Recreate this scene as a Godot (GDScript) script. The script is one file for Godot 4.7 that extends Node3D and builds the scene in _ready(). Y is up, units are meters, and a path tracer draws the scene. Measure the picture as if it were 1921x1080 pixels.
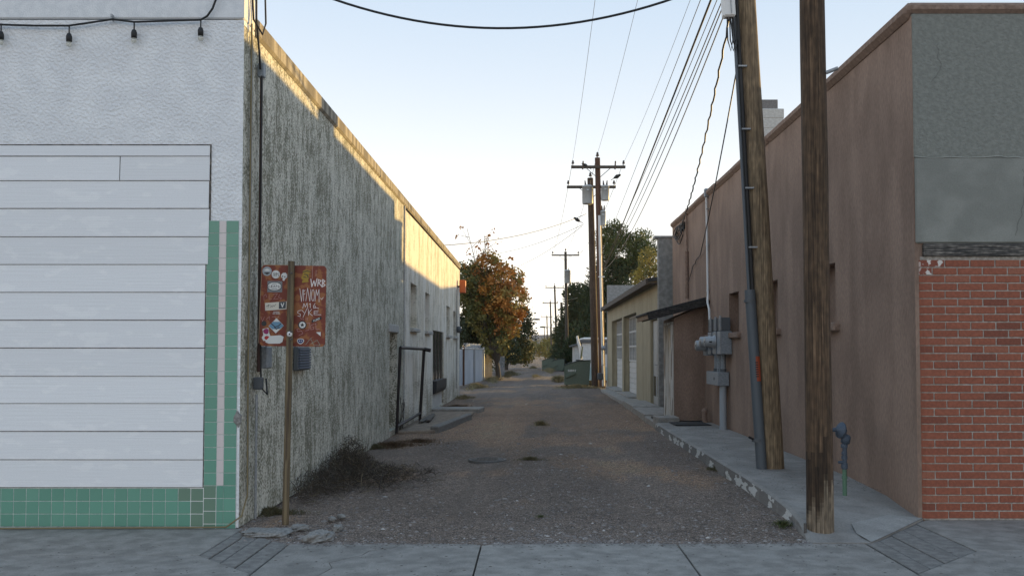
extends Node3D
# An alley between a white painted storefront and a brown stucco building, late in the day.
# Pixels of the photograph give directions only; distances come from the ground, walls or things touched.
const F := 1700.0
const EYE := Vector3(0, 1.5, 0)
const PITCH := 0.034907
const CX := 1000.0
const CY := 600.64
const XL := -2.52      # plane of the storefront's side wall
const XR := 3.45       # plane of the brown building's side wall
const ZL := -7.8       # storefront front
const ZR := -8.15      # brick front
var M := {}
var rng := RandomNumberGenerator.new()
var taken := {}
var mesh_cache := {}

# ---------- photo directions ----------
func ray(px: float, py: float) -> Vector3:
	return Vector3((px - CX) / F, -(py - CY) / F, -1).rotated(Vector3.RIGHT, PITCH)
func on_z(px: float, py: float, d: float) -> Vector3:
	var v := ray(px, py)
	return EYE + v * (d / -v.z)
func on_x(px: float, py: float, x: float) -> Vector3:
	var v := ray(px, py)
	return EYE + v * (x / v.x)
func on_y(px: float, py: float, y: float = 0.0) -> Vector3:
	var v := ray(px, py)
	return EYE + v * ((y - 1.5) / v.y)

# ---------- mesh helpers ----------
func mb(smooth: bool = false) -> SurfaceTool:
	var st := SurfaceTool.new()
	st.begin(Mesh.PRIMITIVE_TRIANGLES)
	st.set_smooth_group(0 if smooth else -1)
	return st
func face(st: SurfaceTool, pts: Array, inside: Vector3) -> void:
	var mid := Vector3.ZERO
	for p in pts: mid += p
	mid /= pts.size()
	var n: Vector3 = (pts[1] - pts[0]).cross(pts[2] - pts[0])
	var q := pts
	if n.dot(mid - inside) > 0.0:
		q = pts.duplicate(); q.reverse()
	for i in range(1, q.size() - 1):
		st.add_vertex(q[0]); st.add_vertex(q[i]); st.add_vertex(q[i + 1])
# box with chamfered edges (r = 0: plain)
func bx(st: SurfaceTool, c: Vector3, s: Vector3, r: float = 0.0, b: Basis = Basis.IDENTITY) -> void:
	var h := s * 0.5
	st.set_smooth_group(-1)
	if r <= 0.0:
		for ax in 3:
			for sg in [-1.0, 1.0]:
				var u := (ax + 1) % 3
				var v := (ax + 2) % 3
				var pts := []
				for k in [[-1, -1], [1, -1], [1, 1], [-1, 1]]:
					var p := Vector3.ZERO
					p[ax] = h[ax] * sg; p[u] = h[u] * k[0]; p[v] = h[v] * k[1]
					pts.append(c + b * p)
				face(st, pts, c)
		return
	r = minf(r, minf(h.x, minf(h.y, h.z)) * 0.95)
	for ax in 3:
		var u := (ax + 1) % 3
		var v := (ax + 2) % 3
		for sg in [-1.0, 1.0]:
			var pts := []
			for k in [[-1, -1], [1, -1], [1, 1], [-1, 1]]:
				var p := Vector3.ZERO
				p[ax] = h[ax] * sg; p[u] = (h[u] - r) * k[0]; p[v] = (h[v] - r) * k[1]
				pts.append(c + b * p)
			face(st, pts, c)
		for su in [-1.0, 1.0]:
			for sv in [-1.0, 1.0]:
				var e := []
				for k in [[-1, 0], [1, 0], [1, 1], [-1, 1]]:
					var p := Vector3.ZERO
					p[ax] = (h[ax] - r) * k[0]
					p[u] = (h[u] - (r if k[1] == 1 else 0.0)) * su
					p[v] = (h[v] - (0.0 if k[1] == 1 else r)) * sv
					e.append(c + b * p)
				face(st, e, c)
	for sx in [-1.0, 1.0]:
		for sy in [-1.0, 1.0]:
			for sz in [-1.0, 1.0]:
				face(st, [c + b * Vector3(sx * h.x, sy * (h.y - r), sz * (h.z - r)), c + b * Vector3(sx * (h.x - r), sy * h.y, sz * (h.z - r)), c + b * Vector3(sx * (h.x - r), sy * (h.y - r), sz * h.z)], c)
func box_mesh(s: Vector3, r: float = 0.0) -> ArrayMesh:
	var key := "%s %s" % [s, r]
	if not mesh_cache.has(key):
		var st := mb(); bx(st, Vector3.ZERO, s, r)
		st.generate_normals(); mesh_cache[key] = st.commit()
	return mesh_cache[key]
# tube along points, one radius or one per point, closed ends
func tube(st: SurfaceTool, pts: Array, rad, sides: int = 8, caps: bool = true) -> void:
	var n := pts.size()
	st.set_smooth_group(0)
	var rings := []
	var ref := Vector3.UP
	var d0: Vector3 = (pts[1] - pts[0]).normalized()
	if absf(d0.dot(ref)) > 0.9: ref = Vector3.RIGHT
	for i in n:
		var dir: Vector3
		if i == 0: dir = pts[1] - pts[0]
		elif i == n - 1: dir = pts[n - 1] - pts[n - 2]
		else: dir = pts[i + 1] - pts[i - 1]
		dir = dir.normalized()
		var a := dir.cross(ref)
		if a.length() < 0.05: a = dir.cross(Vector3(0.3, 0.2, 0.9))
		a = a.normalized()
		var b := a.cross(dir).normalized()
		ref = b
		var r: float = rad[i] if rad is Array else rad
		var ring := []
		for k in sides:
			var t := TAU * k / sides
			ring.append(pts[i] + (a * cos(t) + b * sin(t)) * r)
		rings.append(ring)
	for i in n - 1:
		var mid: Vector3 = (pts[i] + pts[i + 1]) * 0.5
		for k in sides:
			var k2 := (k + 1) % sides
			face(st, [rings[i][k], rings[i][k2], rings[i + 1][k2], rings[i + 1][k]], mid)
	if caps:
		st.set_smooth_group(-1)
		face(st, rings[0], pts[1]); face(st, rings[n - 1], pts[n - 2])
		st.set_smooth_group(0)
# profile of [radius, height] turned round an axis
func lathe(st: SurfaceTool, at: Vector3, prof: Array, sides: int = 16, b: Basis = Basis.IDENTITY) -> void:
	st.set_smooth_group(0)
	for i in prof.size() - 1:
		var r0: float = prof[i][0]
		var r1: float = prof[i + 1][0]
		var y0: float = prof[i][1]
		var y1: float = prof[i + 1][1]
		for k in sides:
			var t0 := TAU * k / sides
			var t1 := TAU * (k + 1) / sides
			var p := [Vector3(cos(t0) * r0, y0, sin(t0) * r0), Vector3(cos(t1) * r0, y0, sin(t1) * r0), Vector3(cos(t1) * r1, y1, sin(t1) * r1), Vector3(cos(t0) * r1, y1, sin(t0) * r1)]
			var w := []
			for q in p: w.append(at + b * q)
			if r0 < 1e-5: w.remove_at(0)
			elif r1 < 1e-5: w.remove_at(2)
			# outward: by the profile's own direction (profile runs upwards on the outside)
			var nrm: Vector3 = b * (Vector3(cos((t0 + t1) / 2), 0, sin((t0 + t1) / 2)) * (y1 - y0) + Vector3(0, r0 - r1, 0))
			var mid := Vector3.ZERO
			for q in w: mid += q
			mid /= w.size()
			face(st, w, mid - nrm)
# flat polygon (in plan, x/z) made into a prism between two heights
func prism(st: SurfaceTool, poly: Array, y0: float, y1: float, r: float = 0.0) -> void:
	var pv := PackedVector2Array(poly)
	var inner := pv
	if r > 0.0:
		var off := Geometry2D.offset_polygon(pv, -r)
		if off.size() == 1 and off[0].size() == pv.size(): inner = off[0]
		else: r = 0.0
	var tri := Geometry2D.triangulate_polygon(inner)
	var cen := Vector2.ZERO
	for p in inner: cen += p
	cen /= inner.size()
	for i in range(0, tri.size(), 3):
		var a := inner[tri[i]]; var b := inner[tri[i + 1]]; var c := inner[tri[i + 2]]
		face(st, [Vector3(a.x, y1, a.y), Vector3(b.x, y1, b.y), Vector3(c.x, y1, c.y)], Vector3(a.x, y0 - 1, a.y))
	var n := pv.size()
	var area := 0.0
	for i in n: area += pv[i].cross(pv[(i + 1) % n])
	var best := 0
	if r > 0.0:
		var bd := 1e9
		for i in n:
			if inner[i].distance_to(pv[0]) < bd: bd = inner[i].distance_to(pv[0]); best = i
	for i in n:
		var a := pv[i]; var b := pv[(i + 1) % n]
		var o := (b - a).normalized()
		var out := Vector2(o.y, -o.x) * signf(area)
		var ins := Vector3((a.x + b.x) / 2 - out.x, (y0 + y1) / 2, (a.y + b.y) / 2 - out.y)
		var ty := y1 - r
		face(st, [Vector3(a.x, y0, a.y), Vector3(b.x, y0, b.y), Vector3(b.x, ty, b.y), Vector3(a.x, ty, a.y)], ins)
		if r > 0.0:
			var ia := inner[(best + i) % n]; var ib := inner[(best + i + 1) % n]
			face(st, [Vector3(a.x, ty, a.y), Vector3(b.x, ty, b.y), Vector3(ib.x, y1, ib.y), Vector3(ia.x, y1, ia.y)], ins - Vector3(0, 1, 0))
# wall sheet with openings: point = o + u * U + v * V - N * depth; uv runs 0..1 over the wall
func wall(o: Vector3, uu: Vector3, nn: Vector3, w: float, h: float, thick: float, holes: Array) -> ArrayMesh:
	var st := mb()
	var us := [0.0, w]
	var vs := [0.0, h]
	for q in holes:
		us.append_array([q[0], q[1]]); vs.append_array([q[2], q[3]])
	us.sort(); vs.sort()
	var at := func(u: float, v: float, d: float) -> Vector3: return o + uu * u + Vector3.UP * v - nn * d
	var put := func(p: Array, uvs: Array, ins: Vector3):
		var n: Vector3 = (p[1] - p[0]).cross(p[2] - p[0])
		var mid: Vector3 = (p[0] + p[2]) * 0.5
		var order := [0, 1, 2, 0, 2, 3]
		if n.dot(mid - ins) > 0.0: order = [0, 2, 1, 0, 3, 2]
		for k in order:
			st.set_uv(uvs[k]); st.add_vertex(p[k])
	for i in us.size() - 1:
		if us[i + 1] - us[i] < 1e-4: continue
		for j in vs.size() - 1:
			if vs[j + 1] - vs[j] < 1e-4: continue
			var mu: float = (us[i] + us[i + 1]) / 2
			var mv: float = (vs[j] + vs[j + 1]) / 2
			var hole := false
			for q in holes:
				if mu > q[0] and mu < q[1] and mv > q[2] and mv < q[3]: hole = true
			if hole: continue
			var uvs := [Vector2(us[i] / w, 1 - vs[j] / h), Vector2(us[i + 1] / w, 1 - vs[j] / h), Vector2(us[i + 1] / w, 1 - vs[j + 1] / h), Vector2(us[i] / w, 1 - vs[j + 1] / h)]
			for d in [0.0, thick]:
				put.call([at.call(us[i], vs[j], d), at.call(us[i + 1], vs[j], d), at.call(us[i + 1], vs[j + 1], d), at.call(us[i], vs[j + 1], d)], uvs, at.call(mu, mv, thick / 2))
	var rects := [[0.0, w, 0.0, h, false]]
	for q in holes: rects.append([q[0], q[1], q[2], q[3], true])
	for q in rects:
		var cs := [[q[0], q[2]], [q[1], q[2]], [q[1], q[3]], [q[0], q[3]]]
		var cm: Vector3 = at.call((q[0] + q[1]) / 2, (q[2] + q[3]) / 2, thick / 2)
		for k in 4:
			var a = cs[k]
			var b = cs[(k + 1) % 4]
			var pts := [at.call(a[0], a[1], 0.0), at.call(b[0], b[1], 0.0), at.call(b[0], b[1], thick), at.call(a[0], a[1], thick)]
			var uv := [Vector2(a[0] / w, 1 - a[1] / h), Vector2(b[0] / w, 1 - b[1] / h), Vector2(b[0] / w + 0.02, 1 - b[1] / h), Vector2(a[0] / w + 0.02, 1 - a[1] / h)]
			var mid: Vector3 = (pts[0] + pts[2]) / 2
			put.call(pts, uv, mid * 2.0 - cm if q[4] else cm)
	st.generate_normals()
	st.generate_tangents()
	return st.commit()

# ---------- nodes ----------
func numbered(called: String) -> String:
	var n: int = taken.get(called, 0)
	taken[called] = n + 1
	return called if n == 0 else "%s_%03d" % [called, n]
func put(called: String, st, m: Material, parent: Node = null, at: Vector3 = Vector3.ZERO, b: Basis = Basis.IDENTITY) -> MeshInstance3D:
	var o := MeshInstance3D.new()
	if st is SurfaceTool:
		st.generate_normals()
		o.mesh = st.commit()
	else:
		o.mesh = st
	o.material_override = m
	if parent == null:
		o.name = numbered(called); add_child(o)
	else:
		o.name = called; parent.add_child(o, true)
	o.transform = Transform3D(b, at)
	return o
func tag(o: Node, label: String, category: String, group: String = "", kind: String = ""):
	o.set_meta("label", label); o.set_meta("category", category)
	if group != "": o.set_meta("group", group)
	if kind != "": o.set_meta("kind", kind)
	return o
func thing(called: String, label: String, category: String, at: Vector3 = Vector3.ZERO, group: String = "", turn: float = 0.0) -> Node3D:
	var o := Node3D.new()
	o.name = numbered(called); add_child(o)
	o.position = at; o.rotation.y = turn
	tag(o, label, category, group)
	return o
func setting(o: Node, label: String, category: String):
	tag(o, label, category, "", "structure")
	return o
func boxp(called: String, c: Vector3, s: Vector3, m: Material, parent: Node, r: float = 0.0, b: Basis = Basis.IDENTITY) -> MeshInstance3D:
	return put(called, box_mesh(s, r), m, parent, c, b)
func tubep(called: String, pts: Array, rad, m: Material, parent: Node, sides: int = 8) -> MeshInstance3D:
	var st := mb(true); tube(st, pts, rad, sides)
	return put(called, st, m, parent)
func cat_pts(a: Vector3, b: Vector3, sag: float, n: int = 24) -> Array:
	var out := []
	for i in n + 1:
		var t := float(i) / n
		out.append(a.lerp(b, t) - Vector3(0, sag * 4.0 * t * (1.0 - t), 0))
	return out

# ---------- textures and materials ----------
func noise_bytes(w: int, h: int, freq: float, oct: int, sd: int, cell: bool = false, stretch: int = 1) -> PackedByteArray:
	var n := FastNoiseLite.new()
	n.seed = sd; n.frequency = freq
	n.noise_type = FastNoiseLite.TYPE_CELLULAR if cell else FastNoiseLite.TYPE_SIMPLEX_SMOOTH
	if cell: n.cellular_return_type = FastNoiseLite.RETURN_CELL_VALUE
	n.fractal_type = FastNoiseLite.FRACTAL_NONE if oct <= 1 else FastNoiseLite.FRACTAL_FBM
	n.fractal_octaves = oct
	var im := n.get_seamless_image(w, maxi(h / stretch, 8))
	if stretch > 1: im.resize(w, h, Image.INTERPOLATE_CUBIC)
	return im.get_data()
func ltex(bytes: PackedByteArray, w: int, h: int) -> ImageTexture:
	var im := Image.create_from_data(w, h, false, Image.FORMAT_L8, bytes)
	im.generate_mipmaps()
	return ImageTexture.create_from_image(im)
func to_tex(data: PackedByteArray, w: int, h: int) -> ImageTexture:
	var im := Image.create_from_data(w, h, false, Image.FORMAT_RGB8, data)
	im.generate_mipmaps()
	return ImageTexture.create_from_image(im)
# two colours (linear) mixed by noise a through lo..hi, then grained by noise b
func tint(c0: Color, c1: Color, a: PackedByteArray, lo: float, hi: float, b: PackedByteArray, grain: float, w: int = 512, h: int = 512) -> ImageTexture:
	var d := PackedByteArray()
	d.resize(w * h * 3)
	var s0 := c0.linear_to_srgb()
	var s1 := c1.linear_to_srgb()
	for i in w * h:
		var t := clampf((a[i] / 255.0 - lo) / (hi - lo), 0, 1)
		var g := (1.0 + grain * (b[i] / 127.5 - 1.0)) * 255.0
		d[i * 3] = int(clampf((s0.r + (s1.r - s0.r) * t) * g, 0, 255))
		d[i * 3 + 1] = int(clampf((s0.g + (s1.g - s0.g) * t) * g, 0, 255))
		d[i * 3 + 2] = int(clampf((s0.b + (s1.b - s0.b) * t) * g, 0, 255))
	return to_tex(d, w, h)
func plain(c: Color, rough: float = 0.85, metal: float = 0.0) -> StandardMaterial3D:
	var m := StandardMaterial3D.new()
	m.albedo_color = c.linear_to_srgb(); m.roughness = rough; m.metallic = metal
	m.cull_mode = BaseMaterial3D.CULL_DISABLED
	return m
func tri(tex: Texture2D, scale: Vector3, rough: float = 0.9, bump: Texture2D = null, depth: float = 0.0, c: Color = Color.WHITE) -> StandardMaterial3D:
	var m := StandardMaterial3D.new()
	if tex: m.albedo_texture = tex
	m.albedo_color = c.linear_to_srgb(); m.roughness = rough
	m.uv1_triplanar = true; m.uv1_world_triplanar = true; m.uv1_scale = scale
	m.cull_mode = BaseMaterial3D.CULL_DISABLED
	if bump:
		m.heightmap_enabled = true; m.heightmap_texture = bump; m.heightmap_scale = depth
	return m
func again(m: StandardMaterial3D, c: Color) -> StandardMaterial3D:
	var k: StandardMaterial3D = m.duplicate()
	k.albedo_color = c.linear_to_srgb()
	return k

func make_materials() -> void:
	var S := 512
	var cloud := noise_bytes(S, S, 0.008, 4, 1)
	var mid := noise_bytes(S, S, 0.03, 3, 2)
	var fine := noise_bytes(S, S, 0.22, 2, 3)
	var speck := noise_bytes(S, S, 0.35, 1, 4)
	var cell := noise_bytes(S, S, 0.11, 1, 5, true)
	var grainv := noise_bytes(S, S, 0.09, 3, 6, false, 16)
	var streakv := noise_bytes(S, S, 0.02, 4, 7, false, 8)
	var rough_b := noise_bytes(S, S, 0.05, 3, 8)
	var t_fine := ltex(fine, S, S)
	var t_mid := ltex(mid, S, S)
	var t_rough := ltex(rough_b, S, S)
	var t_grain := ltex(grainv, S, S)
	var t_cell := ltex(cell, S, S)
	# storefront
	var dash := noise_bytes(S, S, 0.075, 3, 21)
	M.front_stucco = tri(tint(Color(0.74, 0.75, 0.765), Color(0.80, 0.81, 0.82), cloud, 0.3, 0.7, fine, 0.035), Vector3(0.7, 0.72, 0.7), 0.88, ltex(dash, S, S), 0.9)
	M.front_band = tri(tint(Color(0.68, 0.70, 0.72), Color(0.75, 0.765, 0.78), mid, 0.3, 0.7, fine, 0.05), Vector3(0.6, 0.6, 0.6), 0.88, t_fine, 0.15)
	var grainh := PackedByteArray()
	grainh.resize(S * S)
	for y in S:
		for x in S: grainh[y * S + x] = grainv[x * S + y]
	var t_grainh := ltex(grainh, S, S)
	M.clap = []
	for k in 4:
		var off := noise_bytes(S, S, 0.012, 4, 30 + k)
		var mm := tri(tint(Color(0.77, 0.78, 0.795), Color(0.815, 0.822, 0.83), off, 0.66, 0.76, fine, 0.02), Vector3(0.4, 1.0, 0.4), 0.75, t_grainh, 0.11, Color(1, 1, 1) * (0.97 + 0.02 * k))
		M.clap.append(mm)
	M.caulk = tri(tint(Color(0.06, 0.05, 0.042), Color(0.16, 0.14, 0.12), mid, 0.4, 0.6, fine, 0.2), Vector3.ONE, 0.9)
	M.tile = []
	for k in 7:
		var v := 0.94 + 0.02 * k
		var m := plain(Color(0.125, 0.305, 0.228) * v + Color(0.003, 0, 0.001) * (k % 3), 0.3)
		m.albedo_color.a = 1
		M.tile.append(m)
	M.tile_white = plain(Color(0.62, 0.56, 0.55), 0.3)
	M.tile_odd = plain(Color(0.135, 0.225, 0.165), 0.35)
	M.grout = tri(tint(Color(0.40, 0.46, 0.42), Color(0.52, 0.56, 0.52), mid, 0.3, 0.7, fine, 0.15), Vector3.ONE, 0.95)
	M.grout_white = plain(Color(0.7, 0.7, 0.68), 0.95)
	# weathered side wall: lichen and soot running down pale stucco
	M.moss = moss_wall(2048, 1024, 9.8, 4.35, 1)
	M.moss_far = moss_wall(1024, 512, 13.3, 4.3, 2)
	M.coping = tri(tint(Color(0.17, 0.15, 0.12), Color(0.37, 0.33, 0.26), streakv, 0.35, 0.65, fine, 0.12), Vector3(0.6, 0.5, 0.6), 0.95, t_rough, 0.5)
	M.pale_trim = tri(tint(Color(0.35, 0.34, 0.32), Color(0.5, 0.49, 0.47), mid, 0.3, 0.7, fine, 0.1), Vector3.ONE, 0.95, t_rough, 0.3)
	# brown building
	var damp := PackedByteArray()
	damp.resize(S * S)
	for i in S * S: damp[i] = clampi(int(cloud[i] * 0.62 + streakv[i] * 0.20 + mid[i] * 0.18), 0, 255)
	M.brown = tri(tint(Color(0.212, 0.145, 0.110), Color(0.292, 0.204, 0.157), damp, 0.30, 0.66, fine, 0.09), Vector3(0.28, 0.13, 0.28), 0.92, t_fine, 0.22)
	M.brown_cap = tri(tint(Color(0.208, 0.143, 0.110), Color(0.285, 0.20, 0.155), mid, 0.3, 0.7, fine, 0.08), Vector3(0.8, 0.8, 0.8), 0.92, t_rough, 0.6)
	M.greygreen = tri(tint(Color(0.190, 0.198, 0.180), Color(0.230, 0.240, 0.218), mid, 0.25, 0.75, fine, 0.07), Vector3(1.1, 1.1, 1.1), 0.93, t_rough, 0.5)
	M.greygreen_smooth = tri(tint(Color(0.205, 0.212, 0.194), Color(0.248, 0.255, 0.234), cloud, 0.3, 0.7, fine, 0.05), Vector3(0.5, 0.5, 0.5), 0.93, t_mid, 0.25)
	M.mortar = tri(tint(Color(0.28, 0.255, 0.225), Color(0.41, 0.38, 0.345), mid, 0.3, 0.7, fine, 0.2), Vector3.ONE * 1.3, 0.97, t_fine, 0.15)
	M.brick = []
	for k in 8:
		var base := Color(0.245, 0.074, 0.041).lerp(Color(0.295, 0.095, 0.053), rng.randf())
		if k == 6: base = Color(0.20, 0.062, 0.036)
		if k == 7: base = Color(0.29, 0.105, 0.062)
		M.brick.append(tri(tint(base * 0.86, base * 1.12, mid, 0.25, 0.75, fine, 0.13), Vector3(1.4, 1.4, 1.4) + Vector3.ONE * 0.13 * k, 0.78, t_fine, 0.12))
	M.brick_chipped = tri(tint(Color(0.22, 0.07, 0.045), Color(0.62, 0.58, 0.54), cloud, 0.5, 0.53, fine, 0.12), Vector3(2.2, 2.2, 2.2), 0.9)
	M.beam = tri(tint(Color(0.03, 0.03, 0.03), Color(0.19, 0.17, 0.15), grainh, 0.3, 0.75, mid, 0.35), Vector3(0.9, 1.8, 0.9), 0.9, t_grainh, 0.6)
	# ground
	M.gravel = gravel_mat()
	M.dirt = tri(tint(Color(0.19, 0.15, 0.118), Color(0.27, 0.22, 0.17), mid, 0.3, 0.7, speck, 0.25), Vector3.ONE * 0.35, 0.97, t_cell, 1.0)
	var pit := PackedByteArray()
	pit.resize(S * S)
	for i in S * S: pit[i] = clampi(int(fine[i] * 0.5 + mid[i] * 0.3 + 26.0) - (70 if speck[i] > 205 else 0) - (46 if cell[i] < 10 else 0), 0, 255)
	M.concrete = []
	for k in 4:
		var cc := Color(0.236, 0.222, 0.203) * (0.92 + 0.06 * k)
		var st := noise_bytes(S, S, 0.014, 4, 60 + k)
		M.concrete.append(tri(tint(cc * 0.82, cc * 1.14, st, 0.25, 0.72, pit, 0.16), Vector3.ONE * (0.42 + 0.05 * k), 0.9, t_fine, 0.12))
	M.concrete_dark = M.concrete[2]
	M.concrete_brown = tri(tint(Color(0.175, 0.165, 0.153), Color(0.215, 0.204, 0.19), mid, 0.3, 0.7, pit, 0.18), Vector3.ONE * 0.6, 0.92, t_fine, 0.14)
	M.walk = tri(tint(Color(0.225, 0.212, 0.196), Color(0.29, 0.275, 0.256), cloud, 0.3, 0.72, pit, 0.18), Vector3.ONE * 0.33, 0.9, t_fine, 0.14)
	M.walk_far = tri(tint(Color(0.24, 0.225, 0.205), Color(0.31, 0.295, 0.27), mid, 0.3, 0.7, fine, 0.07), Vector3.ONE * 0.3, 0.92, t_fine, 0.14)
	M.kerb_paint = tri(tint(Color(0.17, 0.16, 0.15), Color(0.55, 0.55, 0.53), noise_bytes(S, S, 0.012, 5, 73), 0.64, 0.65, fine, 0.1), Vector3(0.21, 0.7, 0.21), 0.9, t_rough, 0.5)
	M.joint = plain(Color(0.045, 0.043, 0.04), 1.0)
	M.rubble = tri(tint(Color(0.19, 0.185, 0.175), Color(0.29, 0.283, 0.268), mid, 0.3, 0.7, speck, 0.2), Vector3.ONE * 2.0, 0.95, t_cell, 0.4)
	M.asphalt = tri(tint(Color(0.05, 0.05, 0.052), Color(0.075, 0.075, 0.077), cloud, 0.3, 0.7, speck, 0.2), Vector3.ONE * 0.5, 0.95, t_fine, 0.3)
	# wood
	M.pole_dark = tri(tint(Color(0.042, 0.027, 0.019), Color(0.12, 0.084, 0.06), grainv, 0.25, 0.75, mid, 0.3), Vector3(1.6, 0.35, 1.6), 0.9, t_grain, 1.2)
	M.pole_base = tri(tint(Color(0.10, 0.075, 0.05), Color(0.27, 0.215, 0.155), grainv, 0.25, 0.75, mid, 0.25), Vector3(1.6, 0.45, 1.6), 0.92, t_grain, 1.4)
	M.pole_foot = M.pole_base.duplicate()
	M.pole_foot.vertex_color_use_as_albedo = true
	M.pole_tan = tri(tint(Color(0.115, 0.078, 0.045), Color(0.25, 0.185, 0.115), grainv, 0.2, 0.7, mid, 0.3), Vector3(1.5, 0.3, 1.5), 0.9, t_grain, 1.0)
	M.pole_red = tri(tint(Color(0.07, 0.034, 0.022), Color(0.14, 0.075, 0.05), grainv, 0.25, 0.75, mid, 0.2), Vector3(1.5, 0.3, 1.5), 0.9, t_grain, 0.6)
	M.pole_far = tri(tint(Color(0.055, 0.045, 0.036), Color(0.11, 0.092, 0.075), grainv, 0.25, 0.75, mid, 0.2), Vector3(1.5, 0.3, 1.5), 0.9)
	M.board = tri(tint(Color(0.02, 0.018, 0.017), Color(0.06, 0.053, 0.048), grainh, 0.25, 0.75, mid, 0.3), Vector3(0.8, 0.8, 0.8), 0.9, t_grainh, 0.5)
	M.raw_wood = tri(tint(Color(0.15, 0.10, 0.062), Color(0.27, 0.19, 0.125), grainv, 0.25, 0.75, mid, 0.2), Vector3(1, 0.5, 1), 0.9)
	M.fence_wood = tri(tint(Color(0.07, 0.065, 0.06), Color(0.16, 0.145, 0.13), grainv, 0.25, 0.75, mid, 0.2), Vector3(1, 0.4, 1), 0.95)
	M.shingle = tri(tint(Color(0.02, 0.02, 0.022), Color(0.048, 0.045, 0.045), mid, 0.3, 0.7, speck, 0.3), Vector3.ONE * 1.4, 0.95, t_fine, 0.3)
	# garage
	M.yellow_wall = tri(tint(Color(0.31, 0.27, 0.185), Color(0.40, 0.35, 0.245), streakv, 0.2, 0.8, mid, 0.08), Vector3(0.5, 0.12, 0.5), 0.93, t_rough, 0.4)
	var veins := FastNoiseLite.new()
	veins.seed = 9; veins.frequency = 0.016; veins.noise_type = FastNoiseLite.TYPE_CELLULAR
	veins.cellular_return_type = FastNoiseLite.RETURN_DISTANCE2_SUB
	veins.domain_warp_enabled = true; veins.domain_warp_amplitude = 18.0
	var vb := veins.get_seamless_image(S, S, false, false, 0.1, false).get_data()
	var vmask := PackedByteArray()
	vmask.resize(S * S)
	for i in S * S: vmask[i] = clampi(int(255.0 * (1.0 - clampf((vb[i] - 128.0) / 10.0, 0.0, 1.0))) if vb[i] >= 128 else 255, 0, 255)
	M.grey_wall = tri(tint(Color(0.25, 0.25, 0.245), Color(0.31, 0.31, 0.305), mid, 0.3, 0.7, fine, 0.08), Vector3.ONE * 0.5, 0.93, t_rough, 0.4)
	var gt := tint(Color(0.40, 0.40, 0.385), Color(0.25, 0.25, 0.24), vmask, 0.2, 0.8, mid, 0.14)
	M.grey_cracked = tri(gt, Vector3.ONE * 0.42, 0.93, t_rough, 0.4)
	M.eave = tri(tint(Color(0.075, 0.062, 0.05), Color(0.13, 0.105, 0.085), grainh, 0.3, 0.7, mid, 0.2), Vector3.ONE * 0.6, 0.9)
	M.white_wood = tri(tint(Color(0.46, 0.45, 0.43), Color(0.60, 0.59, 0.57), grainv, 0.35, 0.6, mid, 0.08), Vector3(0.8, 0.5, 0.8), 0.75)
	M.white_peel = tri(tint(Color(0.28, 0.24, 0.20), Color(0.62, 0.60, 0.56), streakv, 0.28, 0.42, fine, 0.06), Vector3(1.0, 0.5, 1.0), 0.8)
	M.grey_door = tri(tint(Color(0.30, 0.31, 0.315), Color(0.38, 0.39, 0.395), mid, 0.3, 0.7, fine, 0.03), Vector3.ONE * 0.6, 0.5)
	M.pane = plain(Color(0.10, 0.115, 0.12), 0.08)
	M.pane.metallic_specular = 0.6
	M.dark_glass = plain(Color(0.022, 0.025, 0.022), 0.12)
	M.dark_in = plain(Color(0.02, 0.019, 0.018), 0.95)
	M.navy = plain(Color(0.012, 0.014, 0.020), 0.5)
	# metal and plastic
	M.rust_sign = tri(tint(Color(0.17, 0.036, 0.02), Color(0.28, 0.105, 0.038), cloud, 0.42, 0.62, fine, 0.12), Vector3(2.2, 2.2, 2.2), 0.7)
	M.rust_post = tri(tint(Color(0.06, 0.04, 0.024), Color(0.19, 0.145, 0.08), streakv, 0.3, 0.65, fine, 0.15), Vector3(3.0, 0.8, 3.0), 0.7)
	M.galv = tri(tint(Color(0.27, 0.285, 0.30), Color(0.36, 0.375, 0.39), mid, 0.3, 0.7, fine, 0.05), Vector3.ONE * 2.0, 0.5)
	M.galv.metallic = 0.35
	M.box_grey = tri(tint(Color(0.20, 0.225, 0.25), Color(0.26, 0.285, 0.31), mid, 0.3, 0.7, fine, 0.04), Vector3.ONE * 1.5, 0.5)
	M.box_dark = plain(Color(0.085, 0.095, 0.105), 0.55)
	M.pipe_grey = plain(Color(0.085, 0.10, 0.115), 0.55)
	M.pvc = plain(Color(0.33, 0.36, 0.39), 0.5)
	M.pvc_white = plain(Color(0.62, 0.63, 0.63), 0.5)
	M.black = plain(Color(0.012, 0.012, 0.013), 0.6)
	M.wire = plain(Color(0.02, 0.02, 0.021), 0.6)
	M.wire_pale = plain(Color(0.22, 0.22, 0.215), 0.5)
	M.black_steel = plain(Color(0.018, 0.013, 0.013), 0.6)
	M.transformer = tri(tint(Color(0.40, 0.42, 0.425), Color(0.47, 0.49, 0.495), mid, 0.3, 0.7, fine, 0.03), Vector3.ONE, 0.5)
	M.dumpster = tri(tint(Color(0.10, 0.13, 0.097), Color(0.135, 0.168, 0.13), mid, 0.3, 0.7, fine, 0.1), Vector3.ONE, 0.7)
	M.dumpster_lid = plain(Color(0.03, 0.038, 0.035), 0.6)
	M.trailer = tri(tint(Color(0.52, 0.54, 0.55), Color(0.60, 0.62, 0.63), mid, 0.3, 0.7, fine, 0.03), Vector3.ONE * 0.5, 0.7)
	M.trailer_blue = plain(Color(0.30, 0.42, 0.44), 0.7)
	M.white = plain(Color(0.72, 0.72, 0.71), 0.6)
	M.orange = plain(Color(0.55, 0.12, 0.025), 0.55)
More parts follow.
